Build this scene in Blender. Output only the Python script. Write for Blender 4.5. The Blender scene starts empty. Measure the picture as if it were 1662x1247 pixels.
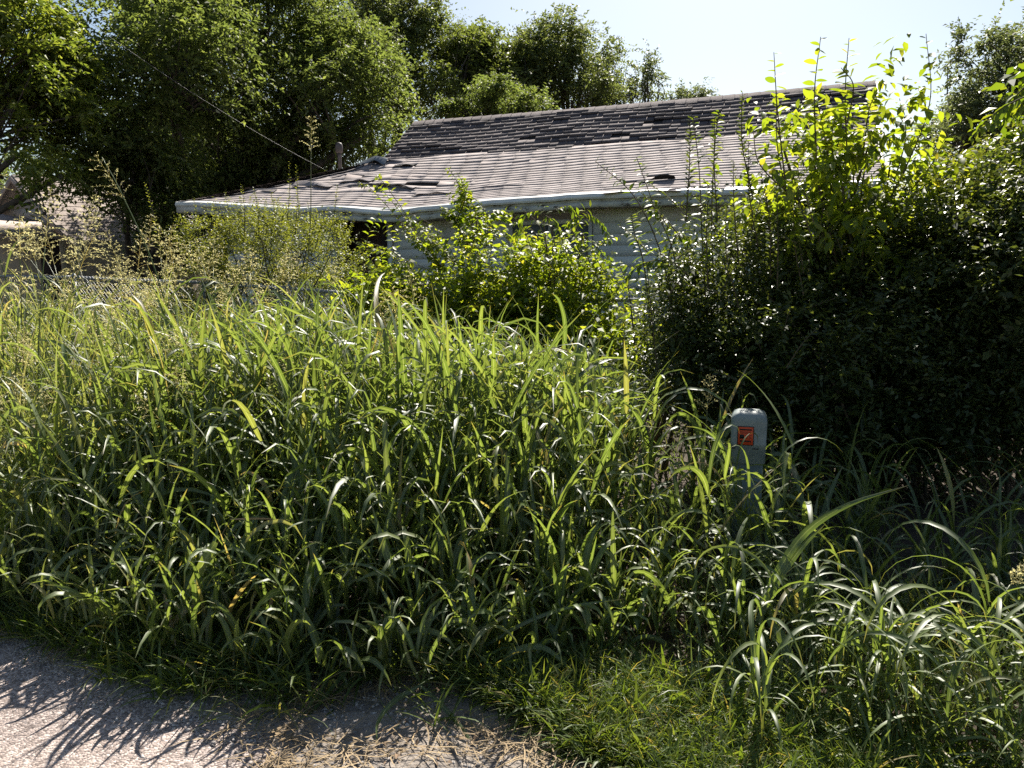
import bpy, math, random
import numpy as np
from mathutils import Vector, Matrix

SC = bpy.context.scene
COL = SC.collection
rng = np.random.default_rng(11)
random.seed(11)
R = math.radians

# ------------------------------------------------------------------ camera
F = 1255.0                                   # focal length in photo pixels (photo 1662 x 1247)
CAM = np.array([0.0, 0.0, 1.6])
PITCH, ROLL = R(9.2), R(0.8)
fw = np.array([0.0, math.cos(PITCH), -math.sin(PITCH)])
up0 = np.array([0.0, math.sin(PITCH), math.cos(PITCH)])
rt0 = np.array([1.0, 0.0, 0.0])
rt = rt0 * math.cos(ROLL) - up0 * math.sin(ROLL)
up = up0 * math.cos(ROLL) + rt0 * math.sin(ROLL)
cd = bpy.data.cameras.new('camera')
cam = bpy.data.objects.new('camera', cd)
COL.objects.link(cam)
cam.matrix_world = Matrix(((rt[0], up[0], -fw[0], CAM[0]), (rt[1], up[1], -fw[1], CAM[1]),
                           (rt[2], up[2], -fw[2], CAM[2]), (0, 0, 0, 1)))
cd.sensor_width = 36.0
cd.lens = 36.0 * F / 1662.0
cd.clip_start = 0.05
cd.clip_end = 3000
SC.camera = cam

# ------------------------------------------------------------------ light
SUN_EL, SUN_AZ = R(43.5), R(15)                # azimuth measured from +Y towards +X
sdir = Vector((math.sin(SUN_AZ) * math.cos(SUN_EL), math.cos(SUN_AZ) * math.cos(SUN_EL), math.sin(SUN_EL)))
w = bpy.data.worlds.new('World')
SC.world = w
w.use_nodes = True
wn = w.node_tree
bg = wn.nodes['Background']
sky = wn.nodes.new('ShaderNodeTexSky')
sky.sky_type = 'NISHITA'
sky.sun_disc = False
sky.sun_elevation = SUN_EL
sky.sun_rotation = SUN_AZ
sky.air_density = 1.0
sky.dust_density = 1.1
sky.ozone_density = 1.2
tint = wn.nodes.new('ShaderNodeMix')            # camera white balance of the sky as a whole
tint.data_type = 'RGBA'
tint.blend_type = 'MULTIPLY'
tint.inputs[0].default_value = 1.0
tint.inputs[7].default_value = (1.05, 1.04, 1.0, 1)
wn.links.new(sky.outputs[0], tint.inputs[6])
wn.links.new(tint.outputs[2], bg.inputs[0])
bg.inputs[1].default_value = 0.047
sl = bpy.data.lights.new('sun', 'SUN')
sl.energy = 4.7
sl.angle = R(0.5)
sl.color = (1.0, 0.94, 0.84)
so = bpy.data.objects.new('sun', sl)
COL.objects.link(so)
so.location = (10, 30, 40)
so.rotation_euler = sdir.to_track_quat('Z', 'Y').to_euler()
SC.view_settings.view_transform = 'Standard'
SC.view_settings.look = 'None'
SC.view_settings.exposure = 1.36
SC.view_settings.gamma = 1.0
SC.view_settings.use_curve_mapping = False
SC.render.engine = 'CYCLES'
cy = SC.cycles
cy.max_bounces = 8
cy.diffuse_bounces = 5
cy.glossy_bounces = 2
cy.transmission_bounces = 4
cy.transparent_max_bounces = 4
cy.use_denoising = False
cy.caustics_reflective = False
cy.caustics_refractive = False
cy.sample_clamp_indirect = 4.0


# ------------------------------------------------------------------ pixel <-> world helpers
def P(px, py, Y):
    d = fw + rt * ((px - 831.0) / F) + up * ((623.5 - py) / F)
    return CAM + d * (Y / d[1])


def G(px, py):
    d = fw + rt * ((px - 831.0) / F) + up * ((623.5 - py) / F)
    return CAM + d * (-CAM[2] / d[2])


def PATH(pts, Y, dy=0.0):
    """points of a photographed curve, all about Y metres ahead"""
    n = len(pts)
    return np.array([P(p[0], p[1], (p[2] if len(p) > 2 else Y + dy * i / max(1, n - 1))) for i, p in enumerate(pts)])


def smooth_path(pts, m):
    """Catmull-Rom through pts, m+1 samples"""
    p = np.asarray(pts, float)
    if len(p) == 2:
        t = np.linspace(0, 1, m + 1)[:, None]
        return p[0] * (1 - t) + p[1] * t
    q = np.vstack([2 * p[0] - p[1], p, 2 * p[-1] - p[-2]])
    out = []
    for u in np.linspace(0, len(p) - 1 - 1e-9, m + 1):
        i = int(u); t = u - i
        a, b, c, d = q[i], q[i + 1], q[i + 2], q[i + 3]
        out.append(0.5 * (2 * b + (c - a) * t + (2 * a - 5 * b + 4 * c - d) * t * t + (3 * b - a - 3 * c + d) * t ** 3))
    return np.array(out)


# ------------------------------------------------------------------ mesh helpers
class MB:
    """collects vertices and faces; build() makes one mesh"""
    def __init__(self):
        self.v, self.q, self.t, self.uv, self.n = [], [], [], [], 0

    def add(self, v, q=None, t=None, uv=None):
        v = np.asarray(v, float).reshape(-1, 3)
        if q is not None and len(q):
            self.q.append(np.asarray(q, np.int64).reshape(-1, 4) + self.n)
        if t is not None and len(t):
            self.t.append(np.asarray(t, np.int64).reshape(-1, 3) + self.n)
        self.uv.append(np.zeros((len(v), 2)) if uv is None else np.asarray(uv, float).reshape(-1, 2))
        self.v.append(v)
        self.n += len(v)
        return self

    def mesh(self, name, mat, smooth=False):
        me = bpy.data.meshes.new(name)
        if not self.v:
            return me
        V = np.concatenate(self.v)
        UV = np.concatenate(self.uv)
        Q = np.concatenate(self.q) if self.q else np.zeros((0, 4), np.int64)
        T = np.concatenate(self.t) if self.t else np.zeros((0, 3), np.int64)
        lv = np.concatenate([Q.ravel(), T.ravel()]).astype(np.int32)
        nq, nt = len(Q), len(T)
        st = np.concatenate([np.arange(nq) * 4, nq * 4 + np.arange(nt) * 3]).astype(np.int32)
        me.vertices.add(len(V)); me.vertices.foreach_set('co', V.astype(np.float32).ravel())
        me.loops.add(len(lv)); me.loops.foreach_set('vertex_index', lv)
        me.polygons.add(nq + nt); me.polygons.foreach_set('loop_start', st)
        if smooth:
            me.polygons.foreach_set('use_smooth', np.ones(nq + nt, bool))
        ul = me.uv_layers.new(name='UVMap')
        ul.data.foreach_set('uv', UV[lv].astype(np.float32).ravel())
        me.update(calc_edges=True)
        me.validate()
        if mat:
            me.materials.append(mat)
        return me

    def build(self, name, mat, parent=None, smooth=False):
        o = bpy.data.objects.new(name, self.mesh(name, mat, smooth))
        COL.objects.link(o)
        if parent is not None:
            put(o, parent)
        return o


def put(o, parent):
    o.parent = parent
    if parent.parent is None:                    # parts of parts sit under a part whose own frame is the world's
        o.matrix_parent_inverse = Matrix.Translation(parent.location).inverted()


def empty(name, loc=(0, 0, 0)):
    o = bpy.data.objects.new(name, None)
    o.empty_display_size = 0.2
    o.location = tuple(loc)
    COL.objects.link(o)
    return o


def tag(o, label=None, cat=None, group=None, kind=None):
    if label: o['label'] = label
    if cat: o['category'] = cat
    if group: o['group'] = group
    if kind: o['kind'] = kind
    return o


BOXQ = [[0, 3, 2, 1], [4, 5, 6, 7], [0, 1, 5, 4], [1, 2, 6, 5], [2, 3, 7, 6], [3, 0, 4, 7]]


def hexa(mb, c):
    """8 corners: four of the bottom (ccw), four of the top"""
    mb.add(c, BOXQ)


def norm(a):
    return a / np.maximum(np.linalg.norm(a, axis=-1, keepdims=True), 1e-9)


def tube(mb, path, r, k=6, cap=True):
    p = np.asarray(path, float)
    m = len(p)
    r = np.broadcast_to(np.asarray(r, float), (m,))
    tg = norm(np.gradient(p, axis=0))
    ref = np.array([0, 0, 1.0]) if abs(tg[:, 2]).mean() < 0.8 else np.array([1.0, 0, 0])
    a = norm(np.cross(tg, ref)); b = np.cross(tg, a)
    an = np.arange(k) * 2 * math.pi / k
    V = p[:, None] + r[:, None, None] * (a[:, None] * np.cos(an)[None, :, None] + b[:, None] * np.sin(an)[None, :, None])
    i = np.arange(m - 1)[:, None] * k; j = np.arange(k)[None]; j2 = (j + 1) % k
    Q = np.stack([i + j, i + j2, i + k + j2, i + k + j], -1).reshape(-1, 4)
    T = []
    V = V.reshape(-1, 3)
    if cap:
        V = np.vstack([V, p[0], p[-1]])
        c0, c1 = m * k, m * k + 1
        for x in range(k):
            y = (x + 1) % k
            T += [[c0, y, x], [c1, (m - 1) * k + x, (m - 1) * k + y]]
    uvv = np.repeat(np.linspace(0, 1, m), k)
    UV = np.stack([np.full(m * k, 0.5), uvv], -1)
    if cap:
        UV = np.vstack([UV, [[.5, 0], [.5, 1]]])
    mb.add(V, Q, T, UV)


def tubes(mb, PA, rad, k=3):
    """many thin tubes at once: PA (N,M,3), rad (N,M)"""
    N, M = PA.shape[:2]
    tg = norm(np.gradient(PA, axis=1))
    ref = np.where((np.abs(tg[..., 2:3]) < 0.8), np.array([0, 0, 1.0]), np.array([1.0, 0, 0]))
    a = norm(np.cross(tg, ref)); b = np.cross(tg, a)
    an = np.arange(k) * 2 * math.pi / k
    V = PA[:, :, None] + rad[:, :, None, None] * (a[:, :, None] * np.cos(an)[:, None] + b[:, :, None] * np.sin(an)[:, None])
    base = (np.arange(N) * M * k)[:, None, None]
    i = np.arange(M - 1)[None, :, None] * k; j = np.arange(k)[None, None]; j2 = (j + 1) % k
    Q = np.stack([base + i + j, base + i + j2, base + i + k + j2, base + i + k + j], -1).reshape(-1, 4)
    mb.add(V.reshape(-1, 3), Q, None, np.tile(np.array([.5, .3]), (N * M * k, 1)))


def prof_grass(t):
    return np.clip(0.5 + t / 0.25 * 0.5, 0, 1) * np.clip(1 - t ** 2.6, 0, 1) * 0.97 + 0.03


def prof_leaf(t):
    return np.clip(np.sin(math.pi * np.clip(t, 0, 1) ** 0.8), 0, 1) ** 0.8 * 0.96 + 0.04


def strips(mb, PA, W, prof=prof_grass, fold=0.25, twist=None, side=None):
    """ribbons with a midrib along paths PA (N,M,3); W (N,) full widths"""
    N, M = PA.shape[:2]
    tg = norm(np.gradient(PA, axis=1))
    if side is None:
        hz = PA[:, -1] - PA[:, 0]
        hz[:, 2] = 0
        sm = np.linalg.norm(hz, axis=1) < 1e-3
        hz[sm] = [1, 0, 0]
        side = norm(np.cross(hz, np.array([0, 0, 1.0])))
    s = np.broadcast_to(side[:, None], tg.shape)
    s = norm(s - tg * np.sum(s * tg, -1, keepdims=True))
    n = np.cross(s, tg)
    t = np.linspace(0, 1, M)
    if twist is not None:
        a = twist[:, None] * t[None]
        c, d = np.cos(a)[..., None], np.sin(a)[..., None]
        s, n = s * c + n * d, n * c - s * d
    w = 0.5 * W[:, None] * prof(t)[None]
    L = PA - s * w[..., None] + n * (w * fold)[..., None]
    Rr = PA + s * w[..., None] + n * (w * fold)[..., None]
    V = np.stack([L, PA, Rr], 2)
    base = (np.arange(N) * M * 3)[:, None]
    i = np.arange(M - 1)[None] * 3
    q1 = np.stack([base + i, base + i + 1, base + i + 4, base + i + 3], -1)
    q2 = np.stack([base + i + 1, base + i + 2, base + i + 5, base + i + 4], -1)
    UV = np.zeros((N, M, 3, 2))
    UV[..., 0] = np.array([0, .5, 1.0])
    UV[..., 1] = t[None, :, None]
    mb.add(V.reshape(-1, 3), np.concatenate([q1.reshape(-1, 4), q2.reshape(-1, 4)]), None, UV.reshape(-1, 2))


def blade_paths(base, az, el, L, droop, M=7, power=1.3, curl=None):
    """centre lines of grass blades: start elevation el, bending down by droop radians along the blade"""
    N = len(base)
    t = (np.arange(M - 1) + 0.5) / (M - 1)
    e = el[:, None] - droop[:, None] * t[None] ** power
    e = np.maximum(e, -1.5)
    a = az[:, None] + (0 if curl is None else curl[:, None] * t[None])
    st = (L / (M - 1))[:, None]
    d = np.stack([np.cos(e) * np.cos(a), np.cos(e) * np.sin(a), np.sin(e)], -1) * st[..., None]
    PA = np.concatenate([base[:, None], base[:, None] + np.cumsum(d, 1)], 1)
    PA[..., 2] = np.maximum(PA[..., 2], 0.012)
    return PA


def kites(mb, pos, d, nrm, L, W, lift=0.25):
    """one four-cornered folded leaf per row"""
    s = norm(np.cross(d, nrm)); n = np.cross(s, d)
    L = np.asarray(L)[:, None]; W = np.asarray(W)[:, None]
    mid = pos + d * L * 0.42 + n * W * lift
    V = np.stack([pos, mid + s * W * .5, pos + d * L - n * L * .08, mid - s * W * .5], 1)
    N = len(pos)
    Q = np.arange(N * 4).reshape(N, 4)
    mb.add(V.reshape(-1, 3), Q, None, np.tile(np.array([[.5, 0], [1, .5], [.5, 1], [0, .5]]), (N, 1)))


def rand_dirs(n):
    return norm(rng.normal(size=(n, 3)))


def vnoise(p, seed=0):
    """cheap smooth pseudo noise in about -1..1 from sums of sines"""
    p = np.asarray(p, float)
    r = np.random.default_rng(seed)
    o = 0
    for k in range(5):
        f = r.normal(size=p.shape[-1]) * (1.0 + 0.5 * k)
        o = o + np.sin(p @ f + r.uniform(0, 6.28))
    return o / 3.0


# ------------------------------------------------------------------ materials
def mat(name):
    m = bpy.data.materials.new(name)
    m.use_nodes = True
    nt = m.node_tree
    for n in list(nt.nodes):
        nt.nodes.remove(n)
    out = nt.nodes.new('ShaderNodeOutputMaterial')
    return m, nt, out


def N(nt, typ, **kw):
    n = nt.nodes.new(typ)
    for k, v in kw.items():
        if hasattr(n, k):
            setattr(n, k, v)
        else:
            n.inputs[k].default_value = v
    return n


def ramp(nt, stops, interp='LINEAR'):
    n = nt.nodes.new('ShaderNodeValToRGB')
    cr = n.color_ramp
    cr.interpolation = interp
    while len(cr.elements) < len(stops):
        cr.elements.new(0.5)
    for e, (p, c) in zip(cr.elements, stops):
        e.position = p
        e.color = (*c, 1)
    return n


def leaf_mat(name, stops, trans=0.45, tcol=1.9, rough=0.45, spec=0.5, midrib=None, tyellow=(1.15, 1.0, 0.35)):
    m, nt, out = mat(name)
    geo = N(nt, 'ShaderNodeNewGeometry')
    oi = N(nt, 'ShaderNodeObjectInfo')
    ad = N(nt, 'ShaderNodeMath', operation='ADD')
    nt.links.new(geo.outputs['Random Per Island'], ad.inputs[0])
    nt.links.new(oi.outputs['Random'], ad.inputs[1])
    fr = N(nt, 'ShaderNodeMath', operation='FRACT')
    nt.links.new(ad.outputs[0], fr.inputs[0])
    r = ramp(nt, stops)
    nt.links.new(fr.outputs[0], r.inputs[0])
    tc = N(nt, 'ShaderNodeTexCoord')
    nz = N(nt, 'ShaderNodeTexNoise', Scale=1.7, Detail=3.0)
    nt.links.new(tc.outputs['Object'], nz.inputs['Vector'])
    hs = N(nt, 'ShaderNodeHueSaturation')
    mr = N(nt, 'ShaderNodeMapRange')
    mr.inputs[3].default_value = 0.72; mr.inputs[4].default_value = 1.3
    nt.links.new(nz.outputs[0], mr.inputs[0])
    nt.links.new(mr.outputs[0], hs.inputs['Value'])
    nt.links.new(r.outputs[0], hs.inputs['Color'])
    col = hs.outputs[0]
    if midrib:
        uv = N(nt, 'ShaderNodeUVMap')
        sx = N(nt, 'ShaderNodeSeparateXYZ')
        nt.links.new(uv.outputs[0], sx.inputs[0])
        sb = N(nt, 'ShaderNodeMath', operation='SUBTRACT'); sb.inputs[1].default_value = 0.5
        nt.links.new(sx.outputs[0], sb.inputs[0])
        ab = N(nt, 'ShaderNodeMath', operation='ABSOLUTE')
        nt.links.new(sb.outputs[0], ab.inputs[0])
        rr = ramp(nt, [(0.02, (1, 1, 1)), (0.075, (0, 0, 0))])
        nt.links.new(ab.outputs[0], rr.inputs[0])
        wv = N(nt, 'ShaderNodeTexWave', Scale=9.0, Distortion=1.0)
        wv.bands_direction = 'X'
        nt.links.new(uv.outputs[0], wv.inputs['Vector'])
        mv = N(nt, 'ShaderNodeMapRange')
        mv.inputs[3].default_value = 0.86; mv.inputs[4].default_value = 1.1
        nt.links.new(wv.outputs['Fac'], mv.inputs[0])
        hv = N(nt, 'ShaderNodeHueSaturation')
        nt.links.new(mv.outputs[0], hv.inputs['Value'])
        nt.links.new(col, hv.inputs['Color'])
        mx = N(nt, 'ShaderNodeMix', data_type='RGBA')
        mx.inputs[7].default_value = (*midrib, 1)
        mf = N(nt, 'ShaderNodeMath', operation='MULTIPLY'); mf.inputs[1].default_value = 0.7
        nt.links.new(rr.outputs[0], mf.inputs[0])
        nt.links.new(mf.outputs[0], mx.inputs[0])
        nt.links.new(hv.outputs[0], mx.inputs[6])
        # dry tips
        tp = ramp(nt, [(0.86, (0, 0, 0)), (1.0, (1, 1, 1))])
        nt.links.new(sx.outputs[1], tp.inputs[0])
        tm = N(nt, 'ShaderNodeMath', operation='MULTIPLY')
        nt.links.new(tp.outputs[0], tm.inputs[0])
        nt.links.new(geo.outputs['Random Per Island'], tm.inputs[1])
        m2 = N(nt, 'ShaderNodeMix', data_type='RGBA')
        m2.inputs[7].default_value = (0.22, 0.16, 0.06, 1)
        nt.links.new(tm.outputs[0], m2.inputs[0])
        nt.links.new(mx.outputs[2], m2.inputs[6])
        col = m2.outputs[2]
    pb = N(nt, 'ShaderNodeBsdfPrincipled')
    pb.inputs['Roughness'].default_value = rough
    pb.inputs['Specular IOR Level'].default_value = spec
    nt.links.new(col, pb.inputs['Base Color'])
    tb = N(nt, 'ShaderNodeBsdfTranslucent')
    tmul = N(nt, 'ShaderNodeMix', data_type='RGBA', blend_type='MULTIPLY')
    tmul.inputs[0].default_value = 1.0
    tmul.inputs[7].default_value = (tcol * tyellow[0], tcol * tyellow[1], tcol * tyellow[2], 1)
    nt.links.new(col, tmul.inputs[6])
    nt.links.new(tmul.outputs[2], tb.inputs[0])
    ms = N(nt, 'ShaderNodeMixShader')
    ms.inputs[0].default_value = trans
    nt.links.new(pb.outputs[0], ms.inputs[1])
    nt.links.new(tb.outputs[0], ms.inputs[2])
    nt.links.new(ms.outputs[0], out.inputs[0])
    return m


def surf(name, stops, scale=4.0, detail=6.0, rough=0.85, bump=0.0, bscale=None, rnd=0.0, spec=0.3, stretch=None, metal=0.0, coord='Object'):
    m, nt, out = mat(name)
    tc = N(nt, 'ShaderNodeTexCoord')
    src = tc.outputs[coord]
    if stretch:
        mp = N(nt, 'ShaderNodeMapping')
        mp.inputs['Scale'].default_value = stretch
        nt.links.new(src, mp.inputs[0]); src = mp.outputs[0]
    nz = N(nt, 'ShaderNodeTexNoise', Scale=scale, Detail=detail, Roughness=0.62)
    nt.links.new(src, nz.inputs['Vector'])
    r = ramp(nt, stops)
    nt.links.new(nz.outputs[0], r.inputs[0])
    col = r.outputs[0]
    if rnd:
        geo = N(nt, 'ShaderNodeNewGeometry'); oi = N(nt, 'ShaderNodeObjectInfo')
        ad = N(nt, 'ShaderNodeMath', operation='ADD'); fr = N(nt, 'ShaderNodeMath', operation='FRACT')
        nt.links.new(geo.outputs['Random Per Island'], ad.inputs[0]); nt.links.new(oi.outputs['Random'], ad.inputs[1])
        nt.links.new(ad.outputs[0], fr.inputs[0])
        mr = N(nt, 'ShaderNodeMapRange'); mr.inputs[3].default_value = 1 - rnd; mr.inputs[4].default_value = 1 + rnd
        nt.links.new(fr.outputs[0], mr.inputs[0])
        hs = N(nt, 'ShaderNodeHueSaturation')
        nt.links.new(mr.outputs[0], hs.inputs['Value']); nt.links.new(col, hs.inputs['Color'])
        col = hs.outputs[0]
    pb = N(nt, 'ShaderNodeBsdfPrincipled')
    pb.inputs['Roughness'].default_value = rough
    pb.inputs['Specular IOR Level'].default_value = spec
    pb.inputs['Metallic'].default_value = metal
    nt.links.new(col, pb.inputs['Base Color'])
    if bump:
        bn = N(nt, 'ShaderNodeTexNoise', Scale=bscale or scale * 4, Detail=4.0)
        nt.links.new(src, bn.inputs['Vector'])
        bp = N(nt, 'ShaderNodeBump', Strength=bump, Distance=0.02)
        nt.links.new(bn.outputs[0], bp.inputs['Height'])
        nt.links.new(bp.outputs[0], pb.inputs['Normal'])
    nt.links.new(pb.outputs[0], out.inputs[0])
    return m


M_grass = leaf_mat('grass_blade', [(0, (.065, .10, .03)), (.5, (.09, .135, .038)), (.92, (.13, .17, .05)), (.975, (.17, .17, .07)), (1, (.30, .23, .12))],
                   trans=.43, tcol=2.2, rough=.5, spec=.85, midrib=(.26, .30, .18), tyellow=(1.08, 1.0, .42))
M_pale = leaf_mat('pale_grass_blade', [(0, (.085, .115, .04)), (.5, (.12, .155, .052)), (.9, (.165, .19, .07)), (.97, (.21, .20, .09)), (1, (.32, .26, .14))], trans=.45, tcol=2.15, rough=.5, spec=.8, midrib=(.27, .30, .18), tyellow=(1.1, 1.0, .48))
M_green = leaf_mat('green_blade', [(0, (.07, .105, .03)), (.5, (.09, .135, .038)), (1, (.125, .165, .045))], trans=.46, tcol=2.3, rough=.43, spec=1.0, midrib=(.24, .29, .16), tyellow=(1.08, 1.0, .4))
M_fine = leaf_mat('fine_grass', [(0, (.06, .095, .028)), (.6, (.10, .135, .04)), (.85, (.16, .17, .07)), (1, (.26, .23, .12))], trans=.45, tcol=2.0, rough=.5, tyellow=(1.05, 1, .5))
M_lawn = leaf_mat('verge_grass', [(0, (.06, .10, .02)), (.6, (.09, .14, .03)), (.9, (.14, .17, .05)), (1, (.24, .2, .1))], trans=.45, rough=.5)
M_culm = leaf_mat('culm', [(0, (.07, .11, .03)), (.7, (.10, .14, .04)), (1, (.18, .17, .07))], trans=.2, rough=.45)
M_straw = surf('straw', [(.3, (.20, .14, .075)), (.7, (.36, .27, .16))], 6, rnd=.35, rough=.8)
M_seed = leaf_mat('seed_head', [(0, (.38, .38, .22)), (.7, (.50, .47, .29)), (1, (.52, .46, .28))], trans=.5, tcol=1.6, rough=.6, spec=.2, tyellow=(1.05, 1, .75))
M_tree = leaf_mat('tree_leaf', [(0, (.068, .088, .032)), (.6, (.098, .122, .042)), (1, (.135, .152, .052))], trans=.5, tcol=2.3, rough=.6, spec=.3, tyellow=(.97, 1.0, .5))
M_tree2 = leaf_mat('tree_leaf_far', [(0, (.065, .085, .028)), (.6, (.09, .115, .034)), (1, (.125, .145, .045))], trans=.48, tcol=2.2, rough=.6, spec=.3, tyellow=(1.02, 1.0, .48))
M_treeN = leaf_mat('tree_leaf_bright', [(0, (.08, .115, .03)), (.6, (.12, .155, .038)), (1, (.17, .19, .05))], trans=.5, tcol=2.2, rough=.5, spec=.4, tyellow=(1.04, 1.0, .4))
M_tree3 = leaf_mat('tree_leaf_mid', [(0, (.075, .10, .042)), (.6, (.105, .135, .05)), (1, (.14, .165, .065))], trans=.42, tcol=2.0, rough=.55, spec=.35, tyellow=(1.06, 1.0, .52))
M_treeR = leaf_mat('tree_leaf_cool', [(0, (.08, .10, .05)), (.6, (.11, .13, .06)), (1, (.14, .16, .075))], trans=.42, tcol=1.9, rough=.5, spec=.4, tyellow=(1, 1, .6))
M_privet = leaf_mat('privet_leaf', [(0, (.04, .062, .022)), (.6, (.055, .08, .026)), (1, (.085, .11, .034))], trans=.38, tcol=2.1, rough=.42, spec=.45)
M_privL = leaf_mat('privet_leaf_light', [(0, (.08, .105, .03)), (.6, (.11, .14, .038)), (1, (.16, .18, .055))], trans=.45, tcol=2.1, rough=.5, spec=.4)
M_vine = leaf_mat('vine_leaf', [(0, (.08, .125, .016)), (.6, (.12, .165, .022)), (.97, (.16, .19, .034)), (1, (.26, .24, .05))], trans=.54, tcol=2.7, rough=.5, spec=.5, tyellow=(1.12, 1, .3))
M_sap = leaf_mat('sapling_leaf', [(0, (.06, .105, .018)), (.6, (.09, .14, .024)), (1, (.14, .175, .03))], trans=.5, tcol=2.3, rough=.45, spec=.45, tyellow=(1.15, 1, .25))
M_weed = leaf_mat('weed_leaf', [(0, (.04, .07, .015)), (1, (.08, .11, .025))], trans=.4)
M_bark = surf('bark', [(.3, (.05, .042, .034)), (.7, (.12, .10, .085))], 5, rough=.95, bump=.6, stretch=(1, 1, .25))
M_twig = surf('twig', [(.3, (.06, .05, .03)), (.7, (.13, .10, .06))], 9, rough=.9)
M_shing = surf('shingle', [(.25, (.22, .19, .185)), (.5, (.29, .252, .246)), (.8, (.35, .308, .30))], 2.2, rough=.95, bump=.35, bscale=260, rnd=.025)
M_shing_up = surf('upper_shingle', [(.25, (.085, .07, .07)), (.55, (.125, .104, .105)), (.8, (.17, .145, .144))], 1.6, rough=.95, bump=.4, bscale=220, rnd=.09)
M_felt = surf('roof_felt', [(.3, (.02, .018, .018)), (.7, (.05, .042, .04))], 5, rough=.95)
M_white = surf('white_paint', [(.25, (.36, .35, .32)), (.5, (.60, .60, .58)), (.8, (.68, .68, .67))], 3.0, rough=.6, stretch=(1, 1, 3))
M_drip = surf('drip_edge_metal', [(.3, (.55, .53, .5)), (.6, (.76, .75, .73))], 3.5, rough=.45)
M_fascia = surf('peeling_fascia', [(.38, (.12, .105, .09)), (.44, (.50, .49, .44)), (.8, (.62, .61, .56))], 7.0, rough=.8, stretch=(1, 1, 2.5))
M_siding = surf('siding', [(.25, (.64, .66, .67)), (.7, (.78, .80, .81))], 1.6, rough=.6, bump=.05, stretch=(1, 1, 3))
M_soffit = surf('soffit', [(.3, (.28, .23, .17)), (.7, (.42, .35, .27))], 3, rough=.8)
M_dark = surf('weathered_board', [(.3, (.06, .036, .03)), (.7, (.15, .095, .075))], 5, rough=.9, bump=.5, stretch=(6, 6, .6))
M_pane = surf('dusty_pane', [(.3, (.11, .125, .14)), (.7, (.17, .185, .2))], 2, rough=.25, spec=.5)
M_void = surf('dark_opening', [(.3, (.02, .013, .012)), (.7, (.045, .03, .026))], 3, rough=.9)
M_galv = surf('galvanised', [(.3, (.22, .23, .25)), (.7, (.36, .37, .39))], 12, rough=.5, metal=.35)
M_wire = surf('wire', [(.3, (.25, .25, .25)), (.7, (.38, .38, .38))], 20, rough=.5, metal=.3)
M_cable = surf('cable', [(.3, (.09, .085, .08)), (.7, (.15, .14, .135))], 20, rough=.6)
M_tan = surf('tan_wall', [(.3, (.32, .26, .18)), (.7, (.46, .38, .28))], 2.5, rough=.85)
M_nroof = surf('neighbour_shingle', [(.3, (.30, .25, .22)), (.7, (.44, .37, .33))], 3, rough=.95, bump=.3, bscale=120, rnd=.12)
M_ngab = surf('gable_siding', [(.3, (.40, .39, .38)), (.7, (.55, .54, .53))], 2, rough=.7)
M_ped = surf('pedestal_plastic', [(.25, (.10, .125, .12)), (.5, (.19, .225, .222)), (.8, (.25, .285, .282))], 9.0, rough=.5, spec=.4)
M_pedlow = surf('pedestal_base', [(.2, (.08, .10, .095)), (.6, (.14, .175, .165))], 5.0, rough=.6)
M_orange = surf('warning_orange', [(.3, (.60, .07, .025)), (.7, (.78, .12, .04))], 9, rough=.6)
M_black = surf('black_print', [(.3, (.012, .012, .012)), (.7, (.022, .02, .02))], 9, rough=.6)
M_stone = surf('gravel_stone', [(.3, (.20, .18, .165)), (.7, (.42, .39, .37))], 14, rough=.9, rnd=.35)
M_litter = surf('dead_leaf', [(.3, (.10, .065, .04)), (.7, (.24, .16, .10))], 14, rough=.85, rnd=.4)


def asphalt():
    m, nt, out = mat('asphalt')
    tc = N(nt, 'ShaderNodeTexCoord')
    vo = N(nt, 'ShaderNodeTexVoronoi', Scale=120.0)
    nt.links.new(tc.outputs['Object'], vo.inputs['Vector'])
    r1 = ramp(nt, [(0, (.17, .14, .125)), (.45, (.32, .265, .24)), (.8, (.45, .38, .345)), (1, (.58, .51, .465))])
    sp = N(nt, 'ShaderNodeSeparateColor')
    nt.links.new(vo.outputs['Color'], sp.inputs[0])
    nt.links.new(sp.outputs[0], r1.inputs[0])
    nz = N(nt, 'ShaderNodeTexNoise', Scale=2.2, Detail=8.0)
    nt.links.new(tc.outputs['Object'], nz.inputs['Vector'])
    r2 = ramp(nt, [(.3, (.78, .77, .78)), (.7, (1.12, 1.1, 1.08))])
    nt.links.new(nz.outputs[0], r2.inputs[0])
    mu = N(nt, 'ShaderNodeMix', data_type='RGBA', blend_type='MULTIPLY')
    mu.inputs[0].default_value = 1
    nt.links.new(r1.outputs[0], mu.inputs[6]); nt.links.new(r2.outputs[0], mu.inputs[7])
    pb = N(nt, 'ShaderNodeBsdfPrincipled', Roughness=.92)
    pb.inputs['Specular IOR Level'].default_value = .25
    nt.links.new(mu.outputs[2], pb.inputs['Base Color'])
    bp = N(nt, 'ShaderNodeBump', Strength=.9, Distance=.006)
    nt.links.new(vo.outputs['Distance'], bp.inputs['Height'])
    bp.invert = True
    nt.links.new(bp.outputs[0], pb.inputs['Normal'])
    nt.links.new(pb.outputs[0], out.inputs[0])
    return m


M_road = asphalt()
M_soil = surf('soil', [(.3, (.035, .027, .021)), (.55, (.075, .057, .042)), (.8, (.13, .10, .075))], 3, rough=.95, bump=.7, bscale=30)
M_verge = surf('dry_verge_dirt', [(.25, (.11, .095, .085)), (.5, (.22, .19, .165)), (.8, (.36, .31, .26))], 9, rough=.95, bump=1.0, bscale=45)

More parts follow.
